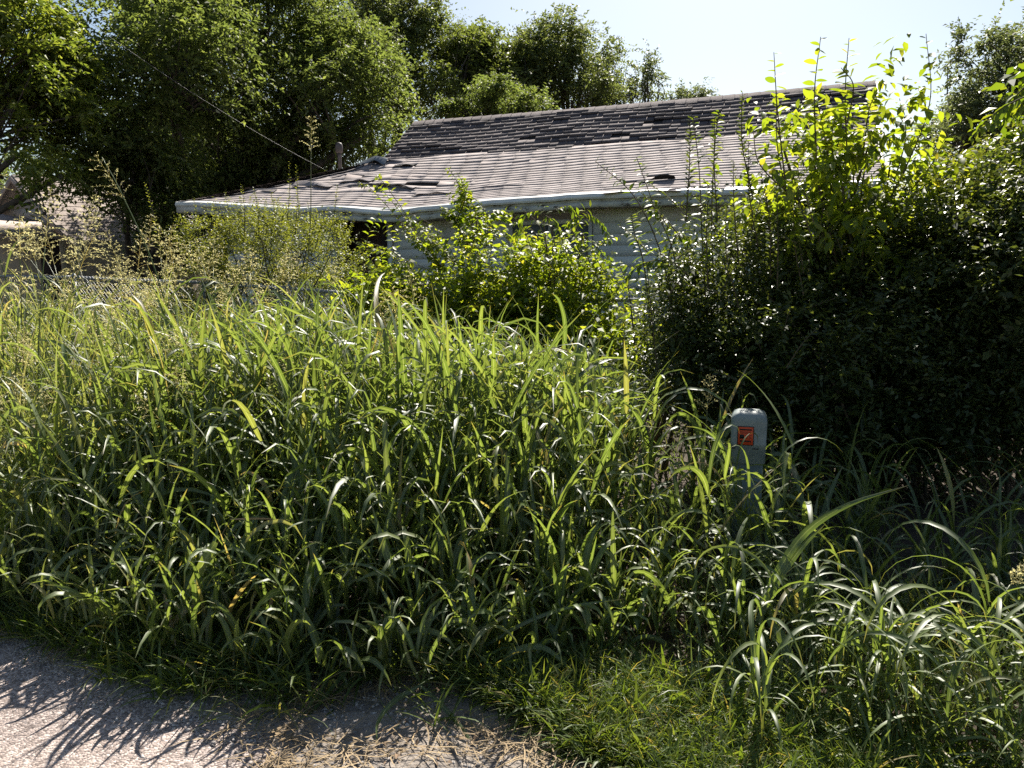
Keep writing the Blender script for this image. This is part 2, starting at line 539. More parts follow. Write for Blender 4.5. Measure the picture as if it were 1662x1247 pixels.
# ------------------------------------------------------------------ ground, road, verge
TH = R(23)
RU = np.array([math.cos(TH), -math.sin(TH), 0])      # along the road, to the right and nearer
RV = np.array([math.sin(TH), math.cos(TH), 0])       # away from the road
RO = np.array([0, 2.24, 0])


def rw(u, v, z=0.0):
    u = np.asarray(u, float); v = np.asarray(v, float)
    p = RO + u[..., None] * RU + v[..., None] * RV
    p[..., 2] = z
    return p


def grid(mb, U, V, Z):
    nu, nv = len(U), len(V)
    uu, vv = np.meshgrid(U, V, indexing='ij')
    p = rw(uu.ravel(), vv.ravel(), 0)
    p[:, 2] = np.asarray(Z(uu, vv)).ravel()
    i = np.arange(nu - 1)[:, None] * nv; j = np.arange(nv - 1)[None]
    Q = np.stack([i + j, i + nv + j, i + nv + j + 1, i + j + 1], -1).reshape(-1, 4)
    mb.add(p, Q)


mb = MB()
mb.add([[-900, -900, -.004], [900, -900, -.004], [900, 900, -.004], [-900, 900, -.004]], [[0, 1, 2, 3]])
tag(mb.build('ground', M_soil), kind='structure')


def road_edge(u):
    return -.05 + 0.05 * np.sin(u * 2.1 + .5) + 0.05 * np.sin(u * 5.3) + .03 * np.sin(u * 13) + np.where(u > -1.2, -(u + 1.2) * .36, 0)


mb = MB()
U = np.concatenate([[-200, -60, -20], np.linspace(-9, 3, 160), [20, 60, 200]])
e = road_edge(np.clip(U, -9, 3))
a = rw(U, e, 0.004); b = rw(U, np.full_like(U, -7.0), 0.004)
n = len(U)
mb.add(np.vstack([a, b]), [[i, n + i, n + i + 1, i + 1] for i in range(n - 1)])
tag(mb.build('road', M_road), kind='structure')

# sandy verge strip of dry dirt between road and grass, slightly uneven
mb = MB()
grid(mb, np.linspace(-9, 5, 180), np.linspace(-1.6, .62, 38),
     lambda u, v: 0.006 + np.maximum(0, .022 * vnoise(np.stack([u * 3, v * 3], -1), 3) + .01 * vnoise(np.stack([u * 11, v * 11], -1), 4))
     * np.clip((v - road_edge(u) + .03) * 8, 0, 1) - np.clip((road_edge(u) - .05 - v) * .6, 0, .2))
tag(mb.build('verge', M_verge, smooth=True), kind='structure')

# ------------------------------------------------------------------ the house
HT = R(22)
HU = np.array([math.cos(HT), -math.sin(HT), 0])
HV = np.array([math.sin(HT), math.cos(HT), 0])
HO = P(288, 328, 13.2).copy(); HO[2] = 0
S_END, B_BRK, B_RIDGE, Z_BRK, Z_RIDGE, S_UP = 10.65, 2.53, 3.72, 3.42, 4.25, 2.52


def hw(s, b, z):
    s = np.asarray(s, float); b = np.asarray(b, float); z = np.asarray(z, float)
    s, b, z = np.broadcast_arrays(s, b, z)
    p = HO + s[..., None] * HU + b[..., None] * HV
    p[..., 2] = z
    return p


def hproj(px, py, zfun=None, plane='low'):
    """photo point on the lower / upper roof slope -> (s, b)"""
    d = fw + rt * ((px - 831.0) / F) + up * ((623.5 - py) / F)
    best = None
    for t in np.linspace(6, 22, 3201):
        p = CAM + d * t
        q = p - HO
        s, b = q @ HU, q @ HV
        z = low_z(s, b) if plane == 'low' else up_z(s, b)
        if p[2] <= z:
            return float(s), float(b)
    return None


def eave_z(s):
    s = np.asarray(s, float)
    return 2.42 + .18 * np.clip(1 - s / 2.4, 0, 1) - .10 * np.exp(-((s - 4.2) / .9) ** 2) + .012 * np.sin(s * 1.9) + .004 * np.sin(s * 4.7)


BUMPS = []          # (s, b, half length, half depth, height): buckled shingle ridges


def low_z(s, b):
    s = np.asarray(s, float); b = np.asarray(b, float)
    f = b / B_BRK
    z = eave_z(s) * (1 - f) + Z_BRK * f
    z = z - .07 * np.sin(np.clip(f, 0, 1) * math.pi) * (1 - .5 * np.sin(s * .9)) + .012 * np.sin(s * 2.3 + b * 3) * np.sin(b * 4)
    for (s0, b0, ls, lb, h) in BUMPS:
        db = (b - b0) / lb
        sh = np.where(db < 0, np.exp(-(db * 2.6) ** 2), np.exp(-db ** 2))
        z = z + h * np.exp(-((s - s0) / ls) ** 2) * sh
    return z


def up_z(s, b):
    f = (np.asarray(b, float) - B_BRK) / (B_RIDGE - B_BRK)
    return Z_BRK + (Z_RIDGE - Z_BRK) * f + .02 * np.sin(np.asarray(s) * 1.3) * np.sin(np.clip(f, 0, 1) * math.pi) - .03 * np.sin(np.clip((np.asarray(s) - 2.5) / 8.6, 0, 1) * math.pi)


for (px, py, ls, lb, h) in [(608, 270, .32, .16, .13), (560, 293, .30, .18, .08), (490, 305, .45, .13, .09), (590, 308, .55, .14, .07),
                            (690, 300, .35, .12, .06), (640, 290, .5, .2, .05), (790, 309, .5, .1, .05), (420, 312, .6, .12, .03)]:
    q = hproj(px, py)
    if q: BUMPS.append((q[0], q[1] + .05, ls, lb, h))

house = empty('old_house', hw(5.5, 4, 0))
tag(house, 'abandoned single storey white house with sagging weathered shingle roof behind the overgrown shrubs', 'house')

# roof deck (felt) just under the shingles, four slopes plus rear
mb = MB()


def hgrid(mb, S, B, fz, skew=None):
    ss, bb = np.meshgrid(S, B, indexing='ij')
    if skew is not None: ss = skew(ss, bb)
    p = hw(ss.ravel(), bb.ravel(), fz(ss, bb).ravel())
    nv = len(B)
    i = np.arange(len(S) - 1)[:, None] * nv; j = np.arange(nv - 1)[None]
    mb.add(p, np.stack([i + j, i + nv + j, i + nv + j + 1, i + j + 1], -1).reshape(-1, 4))


hgrid(mb, np.linspace(0, 1, 80), np.linspace(0.0, B_BRK, 30), lambda s, b: low_z(s, b) - .022, lambda s, b: b + s * (S_END - b))
hgrid(mb, np.linspace(S_UP, S_END, 40), np.linspace(B_BRK, B_RIDGE, 12), lambda s, b: up_z(s, b) - .022)
hgrid(mb, np.linspace(S_UP, S_END, 4), np.linspace(B_RIDGE, 7.6, 4), lambda s, b: Z_RIDGE - .022 - (b - B_RIDGE) * .5)
# left hip slope
hip = [hw(0, 0, eave_z(0) - .022), hw(S_UP, B_BRK, Z_BRK - .022), hw(S_UP, 5.0, Z_BRK - .022), hw(0, 7.5, eave_z(0) - .022)]
mb.add(hip, [[0, 1, 2, 3]])
# gable triangle on the left end of the upper roof
mb.add([hw(S_UP + .03, B_BRK, Z_BRK - .1), hw(S_UP + .03, B_RIDGE, Z_RIDGE - .05), hw(S_UP + .03, 6.0, Z_BRK - .1)], None, [[0, 1, 2]])
roof = mb.build('roof', M_felt, house)

HOLES = []
for (px, py, a, bb) in [(675, 303, .22, .07), (655, 272, .16, .05), (500, 303, .2, .05), (585, 297, .16, .04), (1040, 297, .12, .05), (790, 309, .25, .04)]:
    q = hproj(px, py)
    if q: HOLES.append((q[0], q[1], a, bb))

shingles = []       # (corner array, apparent size, upper?)


def shingle_rows(fz, b0, b1, rise, s_lo, s_hi, upper):
    slope_len = math.hypot(b1 - b0, rise)
    n = int(round(slope_len / .132))
    db = (b1 - b0) / n
    for r_ in range(n):
        ba = b0 + r_ * db
        bc = ba + db * 1.25
        if r_ == n - 1: bc = b1
        s = s_lo(ba) - (.15 if r_ % 2 else 0) - .05
        row_lift = rng.uniform(0, .004)
        while s < s_hi:
            L = .305 + rng.uniform(-.006, .006)
            a_, c_ = max(s, s_lo(ba) + .0), min(s + L - (.013 if upper else .004), s_hi)
            s += L
            if c_ - a_ < .04: continue
            m = (a_ + c_) / 2
            if not upper and any(((m - h[0]) / h[2]) ** 2 + ((ba - h[1]) / h[3]) ** 2 < 1 for h in HOLES):
                continue
            if rng.random() < .008: continue
            nz = float(vnoise(np.array([m * 1.1, ba * 5.0]), 21 if upper else 22))
            curl = max(0, nz - .05) * (.030 if upper else .003) + row_lift * (1 if upper else .1) + (rng.uniform(.004, .022 if upper else .012) if rng.random() < (.12 if upper else .04) else 0)
            j = rng.uniform(-.004, .004, 2)
            th = .014 if upper else .003
            if upper or True:
                sl2 = s_lo(bc) if bc < b1 else s_lo(b1)
            a2 = max(a_, min(sl2, c_ - .02)) if a_ <= s_lo(ba) + 1e-6 else a_
            zb = np.array([fz(a_, ba), fz(c_, ba), fz(c_, bc), fz(a2, bc)])
            lo = zb - np.array([.012, .012, .014, .014]) + np.array([curl * .8, curl * .8, 0, 0])
            hi = zb + np.array([curl + th, curl + th, .001, .001])
            pts = np.vstack([hw([a_, c_, c_, a2], [ba + j[0], ba + j[1], bc, bc], lo), hw([a_, c_, c_, a2], [ba + j[0], ba + j[1], bc, bc], hi)])
            c = pts.mean(0)
            shingles.append((pts, (c_ - a_) * (1.5 if upper else 1.0) / (c[1] ** 2), upper))


shingle_rows(low_z, 0.0, B_BRK, 1.0, lambda b: b, S_END, False)
shingle_rows(up_z, B_BRK - .02, B_RIDGE, .84, lambda b: S_UP - .06, S_END, True)
order = sorted(range(len(shingles)), key=lambda i: -shingles[i][1])
vis = [i for i in order if shingles[i][0].mean(0)[0] / shingles[i][0].mean(0)[1] < .33][:295]
mbl, mbu = MB(), MB()
for i, (pts, k, upper) in enumerate(shingles):
    if i in set(vis): continue
    hexa(mbu if upper else mbl, pts)
for i in vis:
    m1 = MB(); hexa(m1, shingles[i][0])
    o = m1.build('shingle', M_shing_up if shingles[i][2] else M_shing)
    put(o, roof)
tag(mbl.build('lower_shingles', M_shing, roof), kind='stuff')
tag(mbu.build('upper_shingles', M_shing_up, roof), kind='stuff')
# hip cap, ridge cap and left hip slope shingles
mb = MB()
for s in np.arange(S_UP - .06, S_END, .2):
    c = [hw(s, B_RIDGE - .13, up_z(s, B_RIDGE - .13) + .012), hw(min(s + .27, S_END), B_RIDGE - .13, up_z(s, B_RIDGE - .13) + .02),
         hw(min(s + .27, S_END), B_RIDGE, up_z(s, B_RIDGE) + .03), hw(s, B_RIDGE, up_z(s, B_RIDGE) + .02),
         hw(min(s + .27, S_END), B_RIDGE + .15, Z_RIDGE - .05), hw(s, B_RIDGE + .15, Z_RIDGE - .06)]
    mb.add(c, [[0, 1, 2, 3], [3, 2, 4, 5]])
tag(mb.build('ridge_cap', M_shing_up, roof), kind='stuff')
mb = MB()
for f in np.arange(0, .98, .06):
    g = min(f + .08, 1)
    p0, p1 = hw(f * S_UP, f * B_BRK, 0), hw(g * S_UP, g * B_BRK, 0)
    p0[2] = low_z(f * S_UP, f * B_BRK) + .018; p1[2] = low_z(g * S_UP, g * B_BRK) + .012
    a1, b1 = p0 + HU * .1 - HV * .02, p1 + HU * .1 - HV * .02
    a2, b2 = p0 - HU * .03 + HV * .12, p1 - HU * .03 + HV * .12
    mb.add([p0, p1, b1, a1, a2, b2], [[0, 3, 2, 1], [0, 1, 5, 4]])
tag(mb.build('hip_cap', M_shing, roof), kind='stuff')
mb = MB()
for k in range(20):
    f0, f1 = k / 20, min(1, (k + 1.2) / 20)
    l0, l1 = [hw(f * S_UP, f * B_BRK + .02, low_z(0, 0) * (1 - f) + Z_BRK * f + .006 + .01 * (f == f0)) for f in (f0, f1)]
    r0, r1 = [hw(f * S_UP, 7.5 - 2.5 * f, low_z(0, 0) * (1 - f) + Z_BRK * f + .006 + .01 * (f == f0)) for f in (f0, f1)]
    mb.add([l0, l1, r1, r0], [[0, 1, 2, 3]])
tag(mb.build('hip_shingles', M_shing, roof), kind='stuff')


# torn flaps standing proud of the roof
def flap(px, py, ls, lb, lift, m, name='torn_shingle', tilt=0.0, upper=False):
    q = hproj(px, py)
    if not q: return
    s0, b0 = q
    b = MB()
    S = np.linspace(-ls, ls, 9)
    B = np.linspace(0, lb, 4)
    V = []
    for s in S:
        for bb in B:
            f = 1 - bb / lb
            z = low_z(s0 + s, b0 + bb) + .014 + lift * f * (1 - (s / ls) ** 2 * .75) * (1 + .25 * math.sin(s * 17)) + tilt * s * f
            V.append(hw(s0 + s, b0 + bb + .05 * f * math.cos(s * 6), z))
    V = np.array(V)
    top = len(V)
    Q = [[i * 4 + j, (i + 1) * 4 + j, (i + 1) * 4 + j + 1, i * 4 + j + 1] for i in range(8) for j in range(3)]
    V2 = V - np.array([0, 0, .008])
    Q2 = [[x + top for x in q_[::-1]] for q_ in Q]
    E = [[i * 4, i * 4 + top, (i + 1) * 4 + top, (i + 1) * 4] for i in range(8)]
    b.add(np.vstack([V, V2]), Q + Q2 + E)
    o = b.build(name, m, roof, smooth=True)
    return o


tag(flap(600, 273, .30, .16, .11, M_pane), 'upturned grey underside of a torn shingle near the hip')
tag(flap(652, 273, .20, .14, .05, M_felt), 'dark brown torn shingle beside the grey upturned one')
tag(flap(1062, 297, .26, .12, .07, M_felt, tilt=.2), 'dark loose shingle lying askew on the lower slope')
flap(575, 298, .30, .15, .05, M_shing)
flap(505, 307, .38, .14, .05, M_shing)
flap(640, 306, .34, .14, .06, M_shing)
flap(420, 314, .3, .12, .025, M_shing)
flap(700, 318, .3, .1, .04, M_shing)
flap(1130, 310, .35, .1, .03, M_shing)
flap(1040, 316, .5, .1, .035, M_shing)

# eave: drip edge, fascia, soffit
Sg = np.linspace(0, S_END, 90)
ez = low_z(Sg, 0 * Sg)
wav = .003 * np.sin(Sg * 3.1) + .02 * np.exp(-((Sg - 3.2) / .6) ** 2) - .02 * np.exp(-((Sg - 4.1) / .3) ** 2) + .005 * vnoise(Sg[:, None] * 9.0, 77)
mb = MB()
rows = [hw(Sg, 0.055 + .03 * np.sin(Sg * 2.3) * np.sin(Sg * .7 + 1), low_z(Sg, .07 + 0 * Sg) + .014), hw(Sg, -.045 + 0 * Sg, ez + .004 + wav), hw(Sg, -.062 + 0 * Sg, ez - .04 + wav), hw(Sg, -.050 + 0 * Sg, ez - .064 + wav), hw(Sg, .0 + 0 * Sg, ez - .03)]
n = len(Sg)
for k in range(4):
    mb.add(np.vstack([rows[k], rows[k + 1]]), [[i, n + i, n + i + 1, i + 1] for i in range(n - 1)])
tag(mb.build('drip_edge', M_drip, house), 'wavy white metal drip edge loosened along the eave')
mb = MB()
hgt = .19


def board(mb, s0, s1, b0, b1, z0, z1, n=1):
    """board along s; z0, z1 may be functions of s"""
    g = lambda z, s: z(s) if callable(z) else z
    ss = np.linspace(s0, s1, n + 1)
    for i in range(n):
        a_, c_ = ss[i], ss[i + 1]
        hexa(mb, [hw(a_, b0, g(z0, a_)), hw(c_, b0, g(z0, c_)), hw(c_, b1, g(z0, c_)), hw(a_, b1, g(z0, a_)),
                  hw(a_, b0, g(z1, a_)), hw(c_, b0, g(z1, c_)), hw(c_, b1, g(z1, c_)), hw(a_, b1, g(z1, a_))])


ezf = lambda s: float(low_z(s, 0))
fb = MB(); board(fb, .3, S_END - .02, -.02, .015, lambda s: ezf(s) - .175, lambda s: ezf(s) - .105, 40)
fb.build('fascia_board', M_fascia, house)
fb = MB(); board(fb, .3, S_END - .02, .0, .03, lambda s: ezf(s) - .106, lambda s: ezf(s) - .03, 40)
tag(fb.build('fascia_board', M_fascia, house), 'recessed upper fascia strip with rotted dark patches')
fb = MB(); board(fb, 0.0, .55, -.035, .035, lambda s: ezf(0) - .17, lambda s: ezf(s) - .03, 1)
tag(fb.build('fascia_board', M_white, house), 'clean white fascia return at the left corner')
fb = MB()
hexa(fb, [hw(-.02, .036, ezf(0) - .17), hw(.02, .036, ezf(0) - .17), hw(.02, 7.5, ezf(0) - .17), hw(-.02, 7.5, ezf(0) - .17),
          hw(-.02, .036, ezf(0) - .03), hw(.02, .036, ezf(0) - .03), hw(.02, 7.5, ezf(0) - .03), hw(-.02, 7.5, ezf(0) - .03)])
fb.build('rake_board', M_white, house)
fb = MB(); board(fb, 3.0, S_END, .031, .5, lambda s: ezf(s) - .17, lambda s: ezf(s) - .15, 30); fb.build('soffit', M_soffit, house)
fb = MB(); board(fb, .3, 3.0, .031, .5, lambda s: ezf(s) - .17, lambda s: ezf(s) - .15, 10); fb.build('soffit', M_white, house)
# rake board at right gable end
fb = MB()
for (b0, z0, b1, z1) in [(B_RIDGE, Z_RIDGE, B_BRK, Z_BRK), (B_BRK, Z_BRK, 0, 2.45)]:
    c = [hw(S_END - .01, b0, z0 - .2), hw(S_END + .035, b0, z0 - .2), hw(S_END + .035, b1, z1 - .2), hw(S_END - .01, b1, z1 - .2)]
    d = [q + np.array([0, 0, .2]) for q in c]
    hexa(fb, c + d)
fb.build('rake_board', M_white, house)


# walls: core boxes, lap siding boards
def wall_core(s0, s1, b0, b1, top):
    m1 = MB(); board(m1, s0, s1, b0, b1, 0, top); return m1


wall_core(3.76, S_END - .28, .53, .63, 2.3).build('wall', M_soffit, house)
wall_core(.5, 2.75, .53, .63, 2.35).build('wall', M_soffit, house)
m1 = MB(); hexa(m1, [hw(.5, .64, 0), hw(.6, .64, 0), hw(.6, 7, 0), hw(.5, 7, 0), hw(.5, .64, 2.4), hw(.6, .64, 2.4), hw(.6, 7, 2.4), hw(.5, 7, 2.4)])
m1.build('side_wall', M_siding, house)
m1 = MB()
hexa(m1, [hw(S_END - .4, .64, 0), hw(S_END - .3, .64, 0), hw(S_END - .3, 7, 0), hw(S_END - .4, 7, 0)] + [hw(s, b, z) for s, b, z in [(S_END - .4, .64, 2.4), (S_END - .3, .64, 2.4), (S_END - .3, 7, 2.4), (S_END - .4, 7, 2.4)]])
m1.build('side_wall', M_siding, house)
m1 = MB()
m1.add([hw(S_END - .3, .2, 2.5), hw(S_END - .3, B_BRK, Z_BRK - .05), hw(S_END - .3, B_RIDGE, Z_RIDGE - .05), hw(S_END - .3, 7.2, 2.5)], [[0, 1, 2, 3]])
m1.build('gable_wall', M_siding, house)
WX0, WX1, WZ0, WZ1 = 5.8, 6.95, 1.18, 2.08


def siding(s0, s1, bf, z0, z1, exp_, skip=None):
    z = z0
    while z < z1 - .02:
        zt = min(z + exp_ + .012, z1)
        segs = [(s0, s1)]
        if skip and z + exp_ > skip[2] and z < skip[3]:
            segs = [(s0, skip[0] - .06), (skip[1] + .06, s1)]
        for (a_, c_) in segs:
            cut = a_ + (c_ - a_) * rng.uniform(.35, .65)
            for (x0, x1) in ((a_, cut - .002), (cut + .002, c_)):
                m_ = MB()
                dz = rng.uniform(-.003, .003)
                hexa(m_, [hw(x0, bf - .022, z + dz), hw(x1, bf - .022, z - dz), hw(x1, bf, z), hw(x0, bf, z),
                          hw(x0, bf - .007, zt), hw(x1, bf - .007, zt), hw(x1, bf, zt), hw(x0, bf, zt)])
                m_.build('siding_board', M_siding, house)
        z += exp_


siding(3.78, S_END - .3, .527, .25, 2.29, .152, (WX0, WX1, WZ0, WZ1))
siding(.52, 2.73, .527, .25, 2.34, .152)
m1 = MB(); board(m1, 3.72, 3.79, .44, .53, .1, 2.3); m1.build('corner_trim', M_siding, house)
# recessed dark plywood bay with a black post
for k, (a_, c_) in enumerate([(2.75, 3.05), (3.06, 3.38), (3.39, 3.72)]):
    m1 = MB(); board(m1, a_, c_ - .004, .95 + .006 * k, .98 + .006 * k, .05, 2.34)
    m1.build('plywood_panel', M_dark, house)
m1 = MB(); board(m1, 3.64, 3.715, .42, .5, .05, 2.28); m1.build('porch_post', M_void, house)
m1 = MB(); board(m1, 2.65, 3.77, .52, .56, 2.2, 2.27); board(m1, 2.95, 3.6, .50, .515, 2.235, 2.262)
m1.build('broken_header', M_dark, house)
m1 = MB(); board(m1, 2.755, 2.78, .64, .94, .05, 2.34); board(m1, 3.73, 3.755, .64, .94, .05, 2.3); m1.build('return_wall', M_dark, house)
# window
wf = MB()
for (a_, c_, z0, z1) in [(WX0 - .05, WX0, WZ0, WZ1), (WX1, WX1 + .05, WZ0, WZ1), (WX0 - .05, WX1 + .05, WZ1, WZ1 + .06), (WX0 - .07, WX1 + .07, WZ0 - .06, WZ0),
                         ((WX0 + WX1) / 2 - .02, (WX0 + WX1) / 2 + .02, WZ0, WZ1)]:
    board(wf, a_, c_, .485, .535, z0, z1)
win = wf.build('window', M_white, house)
for (a_, c_) in [(WX0 + .002, (WX0 + WX1) / 2 - .022), ((WX0 + WX1) / 2 + .022, WX1 - .002)]:
    m1 = MB(); board(m1, a_, c_, .512, .522, WZ0 + .002, WZ1 - .002)
    put(m1.build('pane', M_pane), win)
# electric meter box, small dark box on the siding
m1 = MB(); board(m1, 4.36, 4.50, .44, .505, 1.76, 1.97)
m1.build('meter_box', M_pane, house)
# vent pipe with rounded cap on the left hip slope
base = P(551, 256, 15.0)
m1 = MB()
tube(m1, [base - [0, 0, .6], base, base + [0, 0, .12]], .036, 10)
M_vent = surf('vent_metal', [(.3, (.07, .058, .055)), (.7, (.14, .12, .115))], 12, rough=.6)
vp = m1.build('vent_pipe', M_vent, house, smooth=True)
m1 = MB()
prof = [(.05, .10), (.068, .115), (.072, .19), (.066, .25), (.045, .285), (.012, .297)]
tube(m1, [base + [0, 0, z - .02] for r_, z in prof], [r_ for r_, z in prof], 12)
put(m1.build('vent_cap', M_vent, smooth=True), vp)

# service wire from the far pole down to the house
a_, b_ = P(150, 40, 13.0), P(556, 290, 14.6)
t = np.linspace(-1.2, 1, 40)[:, None]
pth = a_ * (1 - t) + b_ * t
pth[:, 2] -= .35 * (1 - np.clip(t[:, 0], 0, 1)) * np.clip(t[:, 0], 0, 1) * 4 * .35
m1 = MB(); tube(m1, pth, .003, 5)
tag(m1.build('service_wire', M_cable), 'thin pale overhead service wire running down to the left end of the roof', 'wire')

# ------------------------------------------------------------------ neighbour house, far left
nh = empty('neighbour_house', P(60, 420, 19)[:2].tolist() + [0])
tag(nh, 'tan neighbouring house with pale gable and sunlit roof half hidden by grass and tree', 'house')
pk = P(27, 284, 18.0)
NU, NV = HU, HV


def nw(u, v, z):
    q = pk + u * NU + v * NV
    return np.array([q[0], q[1], z])


zp = pk[2]; sl_n = .93
HWD = 1.75
ze = zp - sl_n * HWD
rf = MB()
for sgn in (1, -1):
    c0 = [nw(0, -.12, zp), nw(sgn * HWD, -.12, ze), nw(sgn * HWD, 4.3, ze), nw(0, 4.3, zp)]
    hexa(rf, [q - np.array([0, 0, .09]) for q in c0] + c0)
nroof = rf.build('roof', M_nroof, nh)
fine = MB()
for k in range(14):
    f0, f1 = k / 14, (k + 1.15) / 14
    for j in range(14):
        v0 = -.14 + j * .318 + (.15 if k % 2 else 0); v1 = min(v0 + .31, 4.31)
        g0, g1 = 1 - f0, max(0, 1 - f1)
        fine.add([nw(HWD * g0 + .005, v0, zp - sl_n * HWD * g0 + .018), nw(HWD * g0 + .005, v1, zp - sl_n * HWD * g0 + .018), nw(HWD * g1, v1, zp - sl_n * HWD * g1 + .008), nw(HWD * g1, v0, zp - sl_n * HWD * g1 + .008)], [[0, 1, 2, 3]])
tag(fine.build('shingles', M_nroof), kind='stuff')
put(bpy.data.objects['shingles'], nroof)
m1 = MB()
for sgn in (1, -1):
    c0 = [nw(sgn * .0, -.16, zp - .03), nw(sgn * (HWD + .02), -.16, ze - .04), nw(sgn * (HWD + .02), -.125, ze - .04), nw(0, -.125, zp - .03)]
    hexa(m1, [q - np.array([0, 0, .13]) for q in c0] + c0)
m1.build('rake_board', M_nroof, nh)
nz0 = zp - sl_n * (HWD - .2)
z = 1.5
while z < zp - .15:
    hwid = min(HWD - .16, (zp - z - .22) / sl_n)
    if hwid < .1: break
    m1 = MB(); hexa(m1, [nw(-hwid, .2, z), nw(hwid, .2, z), nw(hwid, .24, z), nw(-hwid, .24, z)] + [nw(-hwid, .215, z + .2), nw(hwid, .215, z + .2), nw(hwid, .24, z + .2), nw(-hwid, .24, z + .2)])
    m1.build('gable_board', M_ngab, nh)
    z += .2
m1 = MB()
hexa(m1, [nw(-HWD + .15, .25, 0), nw(HWD - .15, .25, 0), nw(HWD - .15, 4.2, 0), nw(-HWD + .15, 4.2, 0)] + [nw(-HWD + .15, .25, ze), nw(HWD - .15, .25, ze), nw(HWD - .15, 4.2, ze), nw(-HWD + .15, 4.2, ze)])
m1.build('wall', M_tan, nh)
# porch roof in front
q0, q1, q2, q3 = P(-90, 372, 15.6), P(88, 379, 15.6), P(62, 357, 17.6), P(-90, 333, 17.6)
m1 = MB(); hexa(m1, [q - np.array([0, 0, .1]) for q in (q0, q1, q2, q3)] + [q0, q1, q2, q3])
m1.build('porch_roof', M_nroof, nh)
for px in (100, 128):
    q = P(px, 385, 16.2)
    m1 = MB(); tube(m1, [[q[0], q[1], 0], [q[0], q[1], q[2] - .02]], .07, 4); m1.build('porch_post', M_tan, nh)
m1 = MB()
a_, b_ = P(62, 384, 17.3), P(93, 384, 17.3)
hexa(m1, [[a_[0], a_[1], .1], [b_[0], b_[1], .1], [b_[0], b_[1] + .06, .1], [a_[0], a_[1] + .06, .1]] + [[a_[0], a_[1], a_[2] - .05], [b_[0], b_[1], b_[2] - .05], [b_[0], b_[1] + .06, b_[2] - .05], [a_[0], a_[1] + .06, a_[2] - .05]])
m1.build('doorway_shade', M_void, nh)  # near-black slab: shade of the open doorway put into its colour
m1 = MB()
a_, b_ = P(-90, 382, 17.5), P(205, 392, 17.5)
hexa(m1, [[a_[0], a_[1], 0], [b_[0], b_[1], 0], [b_[0], b_[1] + .1, 0], [a_[0], a_[1] + .1, 0]] + [[a_[0], a_[1], a_[2]], [b_[0], b_[1], b_[2]], [b_[0], b_[1] + .1, b_[2]], [a_[0], a_[1] + .1, a_[2]]])
m1.build('porch_wall', M_tan, nh)

# ------------------------------------------------------------------ chain link fence
fpts = [P(-60, 447, 11.3), P(120, 450, 10.8), P(330, 459, 9.95), P(468, 468, 9.35), P(625, 479, 8.85), P(860, 485, 8.2), P(1050, 487, 7.62), P(1330, 480, 7.0), P(1600, 470, 6.5)]
fence = empty('chain_link_fence', [fpts[3][0], fpts[3][1], 0])
tag(fence, 'grey galvanised chain link fence running behind the tall grass', 'fence')
for q in fpts:
    m1 = MB(); tube(m1, [[q[0], q[1], 0], [q[0], q[1], q[2] + .02]], .024, 8)
    po = m1.build('post', M_galv, fence, smooth=True)
    m1 = MB(); tube(m1, [[q[0], q[1], q[2] + .005], [q[0], q[1], q[2] + .03], [q[0], q[1], q[2] + .05]], [.03, .03, .012], 8)
    put(m1.build('post_cap', M_galv, smooth=True), po)
wires = MB()
for a_, b_ in zip(fpts[:-1], fpts[1:]):
    m1 = MB(); tube(m1, [a_, (a_ + b_) / 2 - [0, 0, .008], b_], .019, 8); m1.build('top_rail', M_galv, fence, smooth=True)
    L = np.linalg.norm((b_ - a_)[:2])
    sp = .062
    n = int(L / sp)
    for sgn in (1, -1):
        for k in range(-20, n + 20):
            x0, x1 = k * sp, k * sp + sgn * 1.24
            lo, hi = min(max(min(x0, x1), 0), L), max(min(max(x0, x1), L), 0)
            if hi - lo < .05: continue
            za, zb = [0.04 + (x - x0) / (x1 - x0) * 1.24 for x in ((lo, hi) if sgn > 0 else (lo, hi))]
            pa = a_ + (b_ - a_) * lo / L; pb_ = a_ + (b_ - a_) * hi / L
            pa = np.array([pa[0], pa[1] - .03, min(za, 1.26) * pa[2] / 1.24]); pb_ = np.array([pb_[0], pb_[1] - .03, min(zb, 1.26) * pb_[2] / 1.24])
            wires.add(np.array([[pa, pb_]]).reshape(-1, 3), None)
            wires.v.pop(); wires.uv.pop(); wires.n -= 2
            tube(wires, [pa, pb_], .0022, 3, cap=False)
tag(wires.build('wire_mesh', M_wire, fence), kind='stuff')

# ------------------------------------------------------------------ plant builders
def add_twig_leaves(mb, start, tdir, tlen, n_leaf, L, W, droop=.25, spread=.9):
    """leaves in two ranks along many straight drooping twigs (vectorised)"""
    T = len(start)
    t = (np.arange(n_leaf)[None] + rng.uniform(.2, .9, (T, n_leaf))) / n_leaf
    pos = start[:, None] + tdir[:, None] * (tlen[:, None] * t)[..., None]
    pos[..., 2] -= droop * tlen[:, None] * t ** 2
    side = norm(np.cross(tdir, np.array([0, 0, 1.0]) + rng.normal(size=(T, 3)) * .35))
    sg = np.where(np.arange(n_leaf) % 2 == 0, 1, -1)
    d = norm(tdir[:, None] * .55 + side[:, None] * (sg[None] * spread)[..., None] + rng.normal(size=(T, n_leaf, 3)) * .38 + np.array([0, 0, -.25]))
    nr = norm(np.array([0, 0, 1.0]) + rng.normal(size=(T, n_leaf, 3)) * .55)
    k = T * n_leaf
    s = rng.uniform(.65, 1.25, k)
    kites(mb, pos.reshape(-1, 3), d.reshape(-1, 3), nr.reshape(-1, 3), L * s, W * s)


